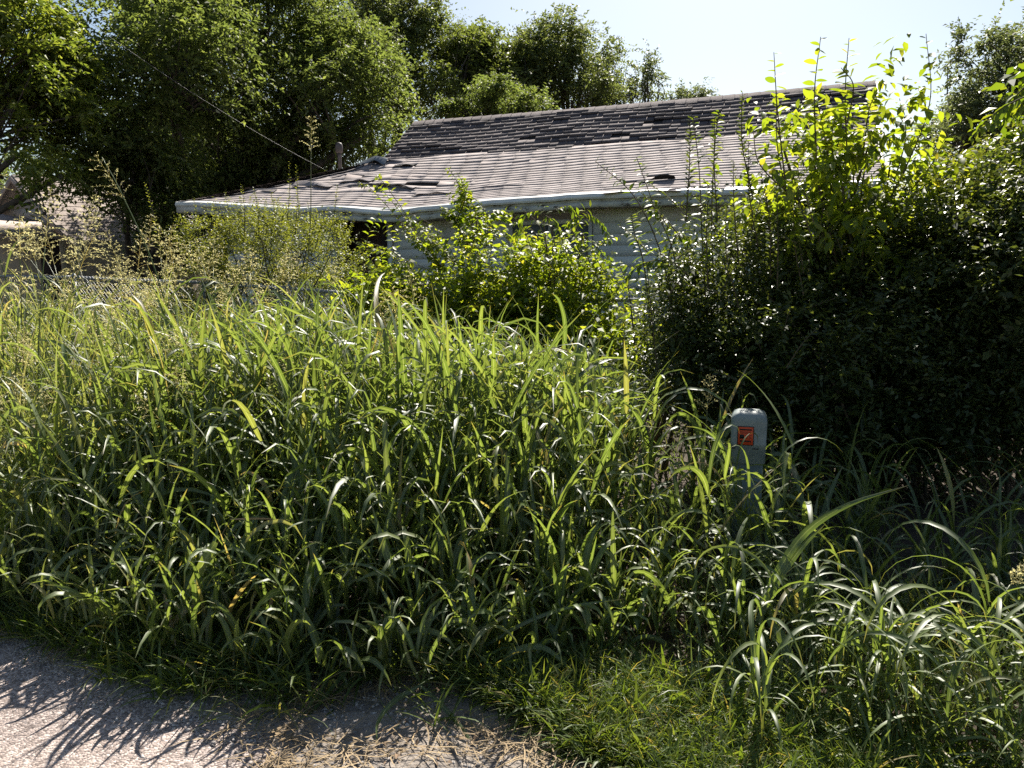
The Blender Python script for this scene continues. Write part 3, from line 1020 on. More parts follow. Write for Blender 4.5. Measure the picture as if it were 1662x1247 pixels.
def crown_points(ell, n):
    """clump centres and outward directions inside a union of ellipsoids (c, rx, ry, rz)"""
    vol = np.array([e[1] * e[2] * e[3] for e in ell])
    cnt = rng.multinomial(n, vol ** .8 / (vol ** .8).sum())
    C, O = [], []
    for (c, rx, ry, rz), k in zip(ell, cnt):
        d = rand_dirs(k)
        r = rng.uniform(.12, 1, k) ** .42
        C.append(c + d * r[:, None] * np.array([rx, ry, rz]))
        O.append(d)
    return np.concatenate(C), np.concatenate(O)


def tree(name, label, base, ells, n_cl, m, leafL, leafW, twigs=9, leaves=12, tw_len=.75, trunk_r=.18, cat='tree', group=None, droop=.3,
         gaps=.0, bark=None, limbs=True):
    root = empty(name, [base[0], base[1], 0])
    tag(root, label, cat, group)
    ell = []
    for (px, py, D, rx, ry, rdep) in ells:
        c = P(px, py, D)
        k = D / F
        ell.append((c, rx * k, rdep, ry * k))
    sub = []
    for (c, rx, ry, rz) in ell:                   # smaller lobes budding from every main mass of the crown
        for k in range(7):
            d = rand_dirs(1)[0]
            if d[2] < -.3: d[2] *= -.5
            q = rng.uniform(.26, .46)
            sub.append((c + d * np.array([rx, ry, rz]) * rng.uniform(.7, 1.05), rx * q, ry * q, rz * q * 1.1))
    n0 = int(n_cl * .45)
    C, O = crown_points(ell, n0)
    C1, O1 = crown_points(sub, n_cl - n0)
    C, O = np.concatenate([C, C1]), np.concatenate([O, O1])
    keep = vnoise(C * 1.15, n_cl) > -.55
    C, O = C[keep], O[keep]
    if gaps:
        keep = vnoise(C * .9, n_cl) > gaps - 1
        C, O = C[keep], O[keep]
    mb = MB()
    st = np.repeat(C, twigs, 0)
    td = norm(np.repeat(O, twigs, 0) * .9 + rng.normal(size=(len(st), 3)) * .75 + np.array([0, 0, .12]))
    tl = tw_len * rng.uniform(.3, 1.0, len(st)) * np.where(rng.random(len(st)) < .08, 1.7, 1)
    add_twig_leaves(mb, st + rng.normal(size=st.shape) * tw_len * .12, td, tl, leaves, leafL, leafW, droop)
    mb.build('crown', m, root)
    # trunk, limbs and branchlets in one tapering mesh
    tm = MB()
    cz = min(e[0][2] for e in ell)
    top = np.mean([e[0] for e in ell], 0)
    fork = np.array([base[0], base[1], 0]) * .75 + np.array([top[0], top[1], 0]) * .25
    fork[2] = max(.5, cz * .45)
    b0 = np.array([base[0], base[1], -.05])
    tube(tm, smooth_path([b0, b0 * .5 + fork * .5 + [.05, 0, 0], fork], 8), np.linspace(trunk_r * 1.15, trunk_r * .85, 9), 8)
    for e in ell:
        mid = fork * .5 + e[0] * .5 + rng.normal(size=3) * .2
        tube(tm, smooth_path([fork - [0, 0, .1], mid, e[0]], 8), np.linspace(trunk_r * .6, trunk_r * .22, 9), 6)
    # twigs to the clumps
    which = rng.choice(len(C), min(len(C), 130), replace=False)
    EC = np.array([e[0] for e in ell])
    for i in which:
        j = np.argmin(np.linalg.norm(EC - C[i], axis=1))
        a_ = EC[j] * .8 + fork * .2 + rng.normal(size=3) * .15
        tube(tm, smooth_path([a_, a_ * .5 + C[i] * .5 + rng.normal(size=3) * .18, C[i]], 5), np.linspace(trunk_r * .16, trunk_r * .04, 6), 4, cap=False)
    tm.build('trunk', bark or M_bark, root, smooth=True)
    return root


# ------------------------------------------------------------------ trees
tree('shade_tree', 'big leafy tree with drooping bright sprays overhanging the neighbour roof', P(-300, 430, 13.6)[:2],
     [(-20, 40, 13, 120, 90, 1.6), (20, 170, 13, 95, 80, 1.5), (-60, 150, 13.5, 150, 130, 1.8), (55, 95, 13.5, 60, 55, 1.0), (30, 250, 12.6, 62, 40, .9), (100, 285, 13.2, 60, 16, .4)],
     330, M_treeN, .125, .048, twigs=10, leaves=12, tw_len=.65, droop=.55)
tree('broad_tree', 'large dense tree with shaded lower crown standing behind the left end of the house', P(330, 430, 20.5)[:2],
     [(270, 100, 15.8, 140, 95, 1.8), (400, 100, 20, 150, 110, 3.0), (520, 160, 19.5, 115, 90, 2.5), (400, 235, 20.5, 130, 90, 3.0), (560, 110, 20.5, 75, 75, 2.0), (195, 205, 15.4, 85, 80, 1.6), (320, 30, 20, 100, 60, 2.2),
      (590, 220, 19.2, 62, 48, 1.6), (440, 20, 20.5, 100, 60, 2.2), (470, 260, 20.5, 90, 50, 2)],
     1150, M_tree, .115, .052, twigs=10, leaves=13, tw_len=.85, trunk_r=.3, droop=.4)
tree('tall_tree', 'tall tree rising highest behind the big tree left of the roof ridge', P(640, 430, 27)[:2],
     [(620, 30, 27, 85, 75, 2.2), (660, 90, 27, 62, 90, 2), (590, 90, 27, 60, 80, 2), (640, 160, 27, 75, 60, 2), (560, 40, 28, 60, 60, 1.6)],
     430, M_tree3, .125, .06, twigs=9, leaves=12, tw_len=.9, trunk_r=.25, droop=.45)
tree('round_tree', 'round crowned tree directly above the middle of the roof ridge', P(760, 430, 26)[:2],
     [(750, 130, 26, 62, 70, 2), (790, 150, 26, 58, 65, 2), (720, 155, 25, 45, 50, 1.6), (775, 85, 26.5, 32, 34, 1.2)],
     330, M_tree2, .12, .058, twigs=9, leaves=12, tw_len=.85, trunk_r=.22, droop=.4)
tree('ragged_tree', 'ragged topped tree tallest of those above the right half of the ridge', P(920, 430, 28)[:2],
     [(905, 110, 28, 72, 60, 2.2), (950, 110, 28, 52, 52, 2), (865, 120, 28, 45, 52, 2), (920, 65, 28, 38, 26, 1.2), (985, 135, 28, 34, 42, 1.4), (840, 140, 27, 40, 45, 1.8), (930, 165, 27, 80, 30, 1.6)],
     400, M_tree3, .125, .06, twigs=9, leaves=12, tw_len=.9, trunk_r=.22, droop=.45)
tree('young_tree', 'small thin young tree standing alone above the roof ridge', P(1047, 430, 27)[:2],
     [(1047, 140, 27, 24, 36, .9), (1050, 110, 27, 10, 22, .4), (1070, 145, 27, 14, 18, .5), (1025, 150, 27, 14, 22, .5)],
     46, M_treeR, .12, .055, twigs=7, leaves=10, tw_len=.6, trunk_r=.1, droop=.2)
tree('low_tree', 'low bright yellow green tree peeking over the roof ridge', P(820, 430, 22)[:2],
     [(800, 172, 22, 45, 34, 1.4), (860, 175, 22, 26, 26, 1), (750, 180, 22, 30, 20, 1)],
     150, M_tree, .10, .05, twigs=9, leaves=12, tw_len=.55, trunk_r=.14, droop=.3)
tree('distant_tree', 'tiny pale treetop far off just clearing the roof ridge', P(1120, 430, 40)[:2],
     [(1118, 165, 40, 26, 16, 1.2)], 60, M_treeR, .16, .07, twigs=7, leaves=10, tw_len=.8, trunk_r=.15)
tree('understory_tree', 'dark shaded tree filling the gap between the neighbour house and the white house', P(230, 430, 18)[:2],
     [(215, 275, 15.2, 75, 42, 1.2), (265, 310, 16.5, 55, 50, 1.2), (190, 320, 15.0, 34, 20, .5), (400, 300, 20, 90, 45, 1.4), (370, 310, 20, 60, 60, 1.5), (275, 390, 17.5, 40, 40, .7)],
     430, M_tree, .10, .048, twigs=10, leaves=12, tw_len=.7, trunk_r=.16, droop=.3)
tree('back_tree', 'dark dense tree far behind the neighbour house roof', P(180, 430, 34)[:2],
     [(200, 250, 34, 150, 90, 3), (330, 240, 34, 120, 110, 3), (60, 300, 34, 130, 80, 3), (440, 280, 33, 90, 80, 2.5)], 420, M_tree, .16, .08, twigs=9, leaves=12, tw_len=1.1, trunk_r=.3, droop=.3)
tree('hazy_tree', 'grey green tree against the bright sky at the far right', P(1640, 430, 19)[:2],
     [(1640, 150, 19, 75, 85, 2.0), (1590, 185, 19, 55, 48, 1.5), (1690, 120, 19, 60, 80, 1.8), (1560, 215, 18.5, 40, 34, 1.2), (1640, 250, 18.5, 110, 60, 2)],
     400, M_treeR, .105, .052, twigs=9, leaves=12, tw_len=.65, trunk_r=.22, droop=.3)


# ------------------------------------------------------------------ shrubs
def leaf_ribbons(mb, pos, d, L, W, droop=.5, seg=4, fold=.3):
    """larger leaves as folded ribbons"""
    az = np.arctan2(d[:, 1], d[:, 0]); el = np.arcsin(np.clip(d[:, 2], -1, 1))
    PA = blade_paths(pos, az, el, L, np.full(len(pos), droop) * rng.uniform(.4, 1.5, len(pos)), M=seg, power=1)
    strips(mb, PA, W, prof_leaf, fold, twist=rng.normal(size=len(pos)) * .5)


def shoot(mbL, mbS, pts, n, L, W, r=.006, hang=.3, opp=False, taper=True, big=True, collect=None):
    """one leafy shoot along a curve"""
    pa = smooth_path(pts, 24)
    tube(mbS, pa, np.linspace(r, r * .35, len(pa)), 4, cap=False)
    t = (np.arange(n) + rng.uniform(.2, .8, n)) / n
    i = np.clip((t * 24).astype(int), 0, 23)
    f = (t * 24 - i)[:, None]
    pos = pa[i] * (1 - f) + pa[i + 1] * f
    tg = norm(pa[i + 1] - pa[i])
    ref = np.array([0, -.35, 1.0]) if abs(tg[:, 2]).mean() < .8 else np.array([.25, -1.0, .1])
    side = norm(np.cross(tg, ref))
    sg = np.where(np.arange(n) % 2 == 0, 1.0, -1.0)[:, None]
    d = norm(side * sg * .9 + tg * .55 + rng.normal(size=(n, 3)) * .25 + np.array([0, 0, -hang]))
    s = rng.uniform(.75, 1.15, n) * (1 - .5 * t ** 3 if taper else 1)
    if collect is not None:
        collect.extend(zip(pos, d, L * s, W * s))
    elif big:
        leaf_ribbons(mbL, pos, d, L * s, W * s)
    else:
        kites(mbL, pos, d, norm(np.array([0, 0, 1.0]) + rng.normal(size=(n, 3)) * .5), L * s, W * s)


def leaf_objects(leaves, root, m):
    """large leaves one by one: objects sharing four leaf meshes"""
    kinds = []
    for k in range(4):
        b = MB()
        pa = blade_paths(np.zeros((1, 3)), np.zeros(1), np.array([.15]), np.ones(1), np.array([.35 + .35 * k]), M=6, power=1.2, curl=np.array([.2 * (k - 1.5)]))
        strips(b, pa, np.array([.48]), prof_leaf, .28, np.array([.25 * (k - 1.5)]))
        kinds.append(b.mesh('leaf', m, True))
    for i, (p, d, L, W) in enumerate(leaves):
        o = bpy.data.objects.new('leaf', kinds[i % 4])
        COL.objects.link(o)
        o.parent = root
        x = Vector(d).normalized()
        up_ = Vector((rng.normal() * .35, rng.normal() * .35, 1))
        y = up_.cross(x).normalized(); z = x.cross(y)
        o.matrix_local = Matrix.Translation(Vector(p) - root.location) @ Matrix((x, y, z)).transposed().to_4x4() @ Matrix.Diagonal((L, W / .48, L, 1))


def finish_shrub(name, label, base, mbL, mbS, mleaf, cat='shrub', part='foliage'):
    root = empty(name, [base[0], base[1], 0])
    tag(root, label, cat)
    mbS.build('stems', M_twig, root)
    mbL.build(part, mleaf, root, smooth=False)
    return root


def stems_fan(mbS, base, tips, r0=.02, spread=.25):
    for tp in tips:
        b = np.array([base[0], base[1], 0]) + np.append(rng.normal(size=2) * spread, 0)
        mid = b * .45 + tp * .55
        mid[:2] = b[:2] * .65 + tp[:2] * .35
        tube(mbS, smooth_path([b, mid, tp], 7), np.linspace(r0, r0 * .3, 8), 4, cap=False)


def ell_world(px, py, D, rx, ry, rd):
    k = D / F
    return (P(px, py, D), rx * k, rd, ry * k)


# fine leaved privet with upright sprigs, in front of the house's left end
mL, mS = MB(), MB()
E = [ell_world(420, 420, 10.2, 130, 55, .8), ell_world(520, 430, 9.9, 75, 60, .7), ell_world(340, 400, 10.3, 50, 45, .5), ell_world(450, 385, 10.2, 90, 40, .6), ell_world(420, 500, 10.2, 170, 60, .8)]
C, O = crown_points(E, 420)
st = np.repeat(C, 8, 0)
td = norm(np.repeat(O, 8, 0) * .5 + rng.normal(size=(len(st), 3)) * .5 + np.array([0, 0, .8]))
add_twig_leaves(mL, st, td, rng.uniform(.15, .38, len(st)), 12, .036, .016, .05)
stems_fan(mS, P(420, 420, 10.2)[:2], C[rng.choice(len(C), 60)], .016, .5)
for px, py, px0, py0 in [(345, 330, 350, 400), (392, 300, 396, 390), (412, 305, 420, 390), (440, 312, 448, 400), (365, 312, 372, 390), (484, 318, 478, 390), (500, 330, 500, 400), (548, 300, 530, 400), (556, 355, 525, 420), (470, 262, 462, 390), (481, 268, 478, 390),
                         (314, 320, 322, 400), (575, 355, 548, 420), (430, 330, 430, 400), (465, 335, 460, 400), (522, 345, 510, 410), (300, 345, 310, 420), (235, 296, 262, 420), (590, 395, 560, 440)]:
    shoot(mL, mS, PATH([(px0, py0), ((px + px0) / 2 + 3, (py + py0) / 2), (px, py)], 9.7 + rng.uniform(-.2, .4)), 46, .045, .018, .005, -.25, big=False)
finish_shrub('privet_shrub', 'pale fine leaved shrub with upright sprigs before the left end of the house', P(420, 420, 10.2), mL, mS, M_privL)

# vine covered shrub at the centre, in front of the siding
mL, mS = MB(), MB()
E = [ell_world(635, 490, 8.0, 65, 36, .5), ell_world(755, 490, 8.0, 95, 52, .6), ell_world(870, 475, 8.0, 72, 58, .6), ell_world(750, 425, 8.6, 38, 36, .35), ell_world(890, 415, 8.6, 50, 28, .4), ell_world(800, 540, 7.7, 190, 60, .6), ell_world(940, 500, 7.9, 70, 80, .5), ell_world(650, 540, 7.7, 70, 40, .4), ell_world(970, 560, 7.3, 90, 50, .5)]
C, O = crown_points(E, 470)
st = np.repeat(C, 7, 0)
td = norm(np.repeat(O, 7, 0) * .8 + rng.normal(size=(len(st), 3)) * .7 + np.array([0, -.1, .25]))
add_twig_leaves(mL, st, td, rng.uniform(.15, .42, len(st)), 7, .075, .042, .25)
stems_fan(mS, P(800, 450, 8.5)[:2], C[rng.choice(len(C), 50)], .02, .35)
tube(mS, smooth_path([P(778, 600, 8.5), P(776, 440, 8.4), P(773, 350, 8.4)], 10), np.linspace(.016, .008, 11), 5)
for pts, n in [([(770, 400), (765, 350), (750, 310), (727, 272)], 34), ([(740, 430), (700, 385), (660, 350)], 34), ([(720, 440), (690, 400), (655, 365)], 30), ([(680, 450), (640, 410), (592, 392)], 24), ([(690, 400), (660, 350), (625, 300), (612, 285)], 20),
               ([(790, 400), (790, 350), (765, 320), (730, 330)], 30), ([(760, 390), (800, 345), (830, 350)], 26), ([(650, 470), (610, 450), (585, 470)], 24), ([(700, 470), (650, 430), (600, 440)], 28), ([(740, 360), (755, 320), (748, 290)], 26), ([(760, 400), (735, 350), (716, 335)], 24),
               ([(640, 480), (610, 470), (580, 490)], 20), ([(660, 500), (615, 500), (575, 480)], 20)]:
    for q in range(3):
        j = rng.normal(size=2) * 9 * q
        shoot(mL, mS, PATH([(p[0] + j[0] * (.3 + i_ * .25), p[1] + abs(j[1]) * i_ * .6) for i_, p in enumerate(pts)], 8.25 + rng.uniform(-.15, .15)), int(n * 1.3), .085, .055, .005, .3)
for k in range(56):
    px, py = rng.uniform(590, 985), rng.uniform(400, 530)
    dx = rng.normal() * 50 - 25; dy = -rng.uniform(20, 90)
    shoot(mL, mS, PATH([(px, py), (px + dx * .35, py + dy * .6), (px + dx, py + dy)], 7.6 + rng.uniform(-.35, .35)), int(rng.integers(10, 20)), .085, .052, .004, .35)
finish_shrub('vine_covered_shrub', 'bright yellow green vine covered shrub in front of the white siding', P(800, 450, 8.5), mL, mS, M_vine)

# sapling with hanging pinnate leaves, right of the vine shrub
mL, mS = MB(), MB()


def pinnate(mL, mS, pts, Y, n=16, L=.085, W=.028):
    pa = PATH(pts, Y)
    shoot(mL, mS, pa, n, L, W, .004, .45, taper=False)


for pts in [[(900, 470), (895, 380), (880, 330)], [(900, 460), (920, 370), (960, 335)], [(940, 480), (945, 390), (950, 340)], [(905, 430), (860, 370), (835, 380)], [(915, 440), (930, 400), (985, 410)], [(895, 420), (850, 400), (825, 440)],
            [(880, 340), (850, 350), (838, 385)], [(950, 345), (975, 360), (990, 390)], [(950, 350), (925, 360), (915, 400)], [(885, 350), (905, 365), (910, 410)], [(945, 380), (975, 410), (985, 450)], [(890, 380), (865, 400), (858, 445)],
            [(930, 420), (960, 445), (968, 490)], [(880, 430), (905, 450), (912, 500)], [(860, 420), (840, 450), (838, 490)], [(900, 340), (925, 335), (938, 365)], [(950, 430), (985, 470), (1000, 520)], [(935, 460), (955, 500), (960, 545)], [(880, 470), (870, 510), (872, 550)]]:
    pinnate(mL, mS, pts, 7.75 + rng.uniform(-.25, .25), n=18)
stems_fan(mS, P(910, 450, 7.8)[:2], [P(895, 370, 7.8), P(945, 380, 7.8), P(880, 340, 7.8), P(950, 430, 7.7)], .016, .08)
finish_shrub('pinnate_sapling', 'sapling with drooping fern like leaflets between the vine shrub and bare siding', P(910, 450, 7.8), mL, mS, M_sap, 'sapling')

# arching saplings with long pointed leaves, just left of the dark privet
mL, mS = MB(), MB()
for pts, n, Y in [([(1100, 560), (1075, 420), (1030, 320), (966, 262)], 51, 5.29), ([(1110, 560), (1095, 420), (1060, 330), (1033, 255)], 57, 5.46), ([(1140, 560), (1120, 420), (1075, 350), (1050, 340)], 45, 5.38), ([(1060, 560), (1045, 430), (1030, 380), (1025, 350)], 45, 5.38),
                  ([(1120, 500), (1085, 430), (1040, 430), (1000, 470)], 39, 5.29), ([(1150, 560), (1140, 400), (1135, 280), (1125, 190)], 63, 5.46), ([(1160, 500), (1155, 360), (1160, 240), (1167, 180)], 60, 5.54), ([(1090, 500), (1085, 420), (1100, 380), (1120, 390)], 30, 5.29), ([(1030, 560), (1020, 470), (1005, 430)], 27, 5.54)]:
    shoot(mL, mS, PATH(pts, Y), n, .085, .034, .006, .35)
stems_fan(mS, P(1110, 500, 5.38)[:2], [P(1100, 560, 5.29), P(1140, 560, 5.38), P(1060, 560, 5.38), P(1150, 560, 5.46)], .014, .12)
finish_shrub('hackberry_sapling', 'arching sapling with long pointed leaves reaching over the eave left of the dark shrub', P(1110, 500, 5.38), mL, mS, M_sap, 'sapling')

# big dark privet on the right
mL, mS = MB(), MB()
E = [ell_world(1170, 500, 5.5, 125, 110, .6), ell_world(1330, 440, 5.75, 150, 110, .7), ell_world(1490, 450, 5.4, 140, 125, .7), ell_world(1340, 600, 5.1, 235, 150, .8), ell_world(1620, 460, 4.8, 125, 190, .7), ell_world(1150, 610, 5.3, 100, 75, .6),
     ell_world(1560, 650, 5.0, 180, 110, .8), ell_world(1280, 360, 6.1, 75, 50, .5), ell_world(1760, 500, 4.8, 170, 240, .9)]
C, O = crown_points(E, 1500)
st = np.repeat(C, 8, 0)
td = norm(np.repeat(O, 8, 0) * .8 + rng.normal(size=(len(st), 3)) * .75 + np.array([0, 0, .2]))
add_twig_leaves(mL, st, td, rng.uniform(.15, .42, len(st)), 11, .042, .018, .15)
# inner dense leaves
C2, O2 = crown_points([(e[0], e[1] * .75, e[2] * .75, e[3] * .75) for e in E], 700)
st = np.repeat(C2, 5, 0)
add_twig_leaves(mL, st, rand_dirs(len(st)), rng.uniform(.2, .4, len(st)), 8, .06, .035, .15)
stems_fan(mS, P(1380, 500, 5.75)[:2], C[rng.choice(len(C), 120)], .013, .6)
for k in range(46):                       # long wispy sprigs over the dark face
    px = rng.uniform(1010, 1650); py = rng.uniform(330, 640)
    dx = rng.uniform(-70, 70); dy = rng.uniform(-70, -15) if py < 480 else rng.uniform(-60, 30)
    shoot(mL, mS, PATH([(px - dx * .2, py - dy * .2), (px + dx * .4, py + dy * .5), (px + dx, py + dy)], 4.5 + rng.uniform(-.15, .5)), 26, .042, .016, .004, -.1, big=False)
for px, py in [(1120, 190), (1160, 190), (1205, 150), (1190, 260), (1235, 280), (1260, 300), (1180, 330), (1150, 300), (1215, 230), (1290, 310), (1090, 410), (1050, 430)]:
    shoot(mL, mS, PATH([(px + rng.uniform(-10, 30), py + 170), (px + rng.uniform(-5, 15), py + 80), (px, py)], 5.0 + rng.uniform(-.2, .3)), 48, .05, .02, .005, -.2, big=False)
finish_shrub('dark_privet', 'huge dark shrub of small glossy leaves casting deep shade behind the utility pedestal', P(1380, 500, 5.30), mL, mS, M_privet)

# broad leaved yellow green tree saplings out of the top of the privet
mL, mS = MB(), MB()
E = [ell_world(1330, 240, 5.53, 75, 90, .5), ell_world(1400, 220, 5.53, 70, 80, .5), ell_world(1290, 290, 5.45, 80, 60, .5), ell_world(1440, 300, 5.45, 80, 70, .5), ell_world(1390, 350, 5.37, 110, 50, .5), ell_world(1430, 390, 5.1, 90, 40, .4), ell_world(1290, 370, 5.2, 70, 40, .4)]
C, O = crown_points(E, 74)
st = np.repeat(C, 4, 0)
td = norm(np.repeat(O, 4, 0) * .6 + rng.normal(size=(len(st), 3)) * .6 + np.array([0, 0, .45]))
T = len(st); nl = 7
tl = rng.uniform(.18, .4, T)
t = (np.arange(nl)[None] + .5 + rng.uniform(-.3, .3, (T, nl))) / nl
pos = st[:, None] + td[:, None] * (tl[:, None] * t)[..., None]
side = norm(np.cross(td, np.array([0, 0, 1.0])))
sg = np.where(np.arange(nl) % 2 == 0, 1, -1)
d = norm(td[:, None] * .35 + side[:, None] * (sg[None] * .8)[..., None] + rng.normal(size=(T, nl, 3)) * .35 + np.array([0, 0, -.45]))
sz = rng.uniform(.6, 1.2, T * nl)
leaf_ribbons(mL, pos.reshape(-1, 3), d.reshape(-1, 3), (.095 * sz), (.046 * sz), .7)
single = []
for pts, n in [([(1275, 300), (1262, 180), (1256, 85)], 24), ([(1325, 260), (1322, 150), (1332, 60)], 24), ([(1375, 260), (1372, 150), (1378, 62)], 26), ([(1375, 200), (1385, 140), (1365, 110)], 18), ([(1400, 260), (1410, 180), (1425, 150)], 22), ([(1280, 330), (1262, 240), (1260, 150)], 30),
               ([(1345, 260), (1330, 180), (1315, 150)], 22), ([(1460, 330), (1510, 270), (1540, 210)], 22), ([(1440, 330), (1480, 250), (1510, 160), (1503, 55)], 34), ([(1450, 300), (1470, 220), (1460, 160)], 20), ([(1360, 300), (1350, 220), (1372, 150)], 26), ([(1300, 330), (1235, 270), (1222, 210)], 24),
               ([(1370, 380), (1350, 410), (1378, 450)], 16), ([(1520, 410), (1545, 430), (1535, 470)], 12)]:
    shoot(mL, mS, PATH(pts, 5.2 + rng.uniform(-.25, .25)), int(n * .9), .105, .052, .006, .4, collect=single)
stems_fan(mS, P(1370, 450, 5.45)[:2], C[rng.choice(len(C), 24)], .02, .2)
mroot = finish_shrub('mulberry_sapling', 'yellow green broad leaved sapling sprouting above the dark shrub against the sky', P(1370, 450, 5.45), mL, mS, M_vine, 'sapling')
leaf_objects(single[:300], mroot, M_vine)

# greyish shrub on the right margin and overhanging bright branches
mL, mS = MB(), MB()
E = [ell_world(1590, 330, 5.76, 90, 70, .7), ell_world(1640, 400, 5.60, 90, 90, .8), ell_world(1520, 380, 5.76, 70, 60, .6)]
C, O = crown_points(E, 330)
st = np.repeat(C, 8, 0)
td = norm(np.repeat(O, 8, 0) * .6 + rng.normal(size=(len(st), 3)) * .6 + np.array([.2, 0, .4]))
add_twig_leaves(mL, st, td, rng.uniform(.15, .4, len(st)), 11, .045, .018, .1)
stems_fan(mS, P(1600, 400, 5.68)[:2], C[rng.choice(len(C), 30)], .018, .3)
finish_shrub('grey_privet', 'greyish sunlit shrub of narrow leaves at the right edge', P(1600, 400, 5.68), mL, mS, M_privL)

mL, mS = MB(), MB()
for pts, n in [([(1760, 120), (1680, 150), (1620, 180), (1575, 225)], 34), ([(1760, 180), (1690, 210), (1650, 260), (1640, 300)], 34), ([(1760, 230), (1690, 240), (1640, 250), (1590, 275)], 34), ([(1780, 260), (1700, 280), (1650, 290), (1600, 310)], 34), ([(1700, 260), (1665, 250), (1650, 190)], 20),
               ([(1760, 300), (1690, 290), (1665, 330)], 22), ([(1640, 290), (1600, 300), (1575, 325)], 16), ([(1770, 150), (1720, 160), (1670, 160), (1640, 200)], 30)]:
    for k in range(2):
        shoot(mL, mS, PATH([(p[0] + k * rng.uniform(-12, 12), p[1] + k * rng.uniform(-14, 14)) for p in pts], 4.8 + k * .25), n, .085, .042, .006, .5)
stems = P(1820, 430, 5.04)
E2 = [ell_world(1860, 200, 4.96, 120, 190, .9), ell_world(1950, 330, 4.80, 170, 190, 1.0), ell_world(1880, 60, 4.80, 130, 120, .9)]
C, O = crown_points(E2, 160)
st = np.repeat(C, 6, 0)
add_twig_leaves(mL, st, norm(np.repeat(O, 6, 0) + rng.normal(size=(len(st), 3)) * .7), rng.uniform(.2, .5, len(st)), 9, .085, .042, .3)
stems_fan(mS, [stems[0], stems[1]], list(C[rng.choice(len(C), 20)]) + [P(1760, 150, 4.72), P(1760, 210, 4.72), P(1780, 260, 4.72)], .03, .1)
finish_shrub('overhanging_branch_tree', 'broad leaved tree reaching bright hanging branches in from the right edge', stems, mL, mS, M_sap, 'tree')

# ------------------------------------------------------------------ weeds behind and through the fence (uncountable)
mL = MB()
n = 1500
u = rng.uniform(-9, 4, n); v = rng.uniform(4.9, 7.3, n)
b = rw(u, v)
h = rng.uniform(.35, .95, n)
st = b.copy(); st[:, 2] = 0.05
td = norm(np.stack([rng.normal(size=n) * .25, rng.normal(size=n) * .25, np.ones(n)], -1))
add_twig_leaves(mL, st, td, h, 22, .075, .028, 0)
tag(mL.build('undergrowth', M_weed), kind='stuff', label='leafy weeds growing up along the fence')

# ------------------------------------------------------------------ tall grass
def stand_front(u):
    return np.interp(u, [-9, -1.5, -.9, -.5, -.2, 0, .3, .9, 3.5], [.10, .07, .15, .27, .44, .68, 1.0, 1.30, 1.4])


def stand_h(u, v):
    d = v - stand_front(u)
    p = rw(u, v)
    a = p[..., 0] / p[..., 1]                  # the stand thins and drops towards the shaded right end
    full = np.interp(a, [-.9, -.6, -.42, -.27, -.07, .05, .14, .22, .3, .5], [1.22, 1.16, 1.06, 1.02, .95, .85, .77, .70, .66, .60])
    full = full * (1 - np.interp(a, [-.6, -.35, 0], [.05, .09, .14]) * np.clip(v - 1.9, 0, 3))
    return full * np.clip(.15 + .85 * np.clip(d, 0, 1.25) / 1.25, 0, 1)


def scatter(n, u0, u1, vmax, dens=None):
    out = []
    while len(out) < n:
        u = rng.uniform(u0, u1); f = float(stand_front(u))
        v = f + rng.uniform(0, 1) ** 1.15 * (vmax - f)
        if dens is not None and rng.random() > dens(u, v): continue
        q = rw(u, v)
        if q[0] / q[1] > .15 and q[1] > 4.5: continue
        if q[0] / q[1] > .08 and rng.random() < min(.75, (q[0] / q[1] - .08) * 5): continue
        out.append((u, v))
    a = np.array(out)
    return a[:, 0], a[:, 1]


def culms(u, v, hscale=1.0):
    n = len(u)
    base = rw(u, v)
    H = stand_h(u, v) * rng.uniform(.72, 1.12, n) * hscale
    d = np.clip(v - stand_front(u), 0, 3)
    lean = rng.uniform(.05, .32, n) + .42 * np.exp(-d * 2.6)
    out = np.exp(-d * 1.8)                     # front rows lean over the road
    la = rng.uniform(0, 6.283, n)
    ld = np.stack([np.cos(la), np.sin(la), 0 * la], -1) * (1 - out)[:, None] + (-RV)[None] * (out * 1.2)[:, None] + np.array([.18, -.05, 0])
    ld = norm(ld)
    return base, H, lean, ld


def culm_pt(base, H, lean, ld, t):
    return base + ld * (H * lean * t ** 1.8)[:, None] + np.array([0, 0, 1.0]) * (H * t * (1 - .12 * lean * t))[:, None]


def leafy(mbL, mbC, u, v, nleaf, Lr, Wr, seg=7, hscale=1.0):
    base, H, lean, ld = culms(u, v, hscale)
    n = len(u)
    M = 6
    PA = np.stack([culm_pt(base, H, lean, ld, np.full(n, t)) for t in np.linspace(0, 1, M)], 1)
    tubes(mbC, PA, np.linspace(.0042, .0018, M)[None] * np.ones((n, 1)), 3)
    a0 = rng.uniform(0, 6.283, n)
    for j in range(nleaf):
        t = (j + .6 + rng.uniform(-.3, .3, n)) / nleaf
        t = np.clip(.06 + .94 * t, 0, 1)
        b = culm_pt(base, H, lean, ld, t)
        az = a0 + math.pi * j + rng.normal(size=n) * .6
        el = rng.uniform(1.05, 1.5, n)
        L = rng.uniform(*Lr, n) * (.7 + .5 * np.sin(np.clip(t, 0, 1) * math.pi * .9)) * np.clip(.30 + .85 * H, .35, 1.1)
        dr = np.where(rng.random(n) < .3, rng.uniform(.2, 1.0, n), rng.uniform(1.7, 3.3, n))
        pa = blade_paths(b, az, el, L, dr, seg, power=[1.1, 1.7, 2.4, 3.2][j % 4], curl=rng.normal(size=n) * .35)
        strips(mbL, pa, rng.uniform(*Wr, n), prof_grass, .28, twist=rng.normal(size=n) * .9)


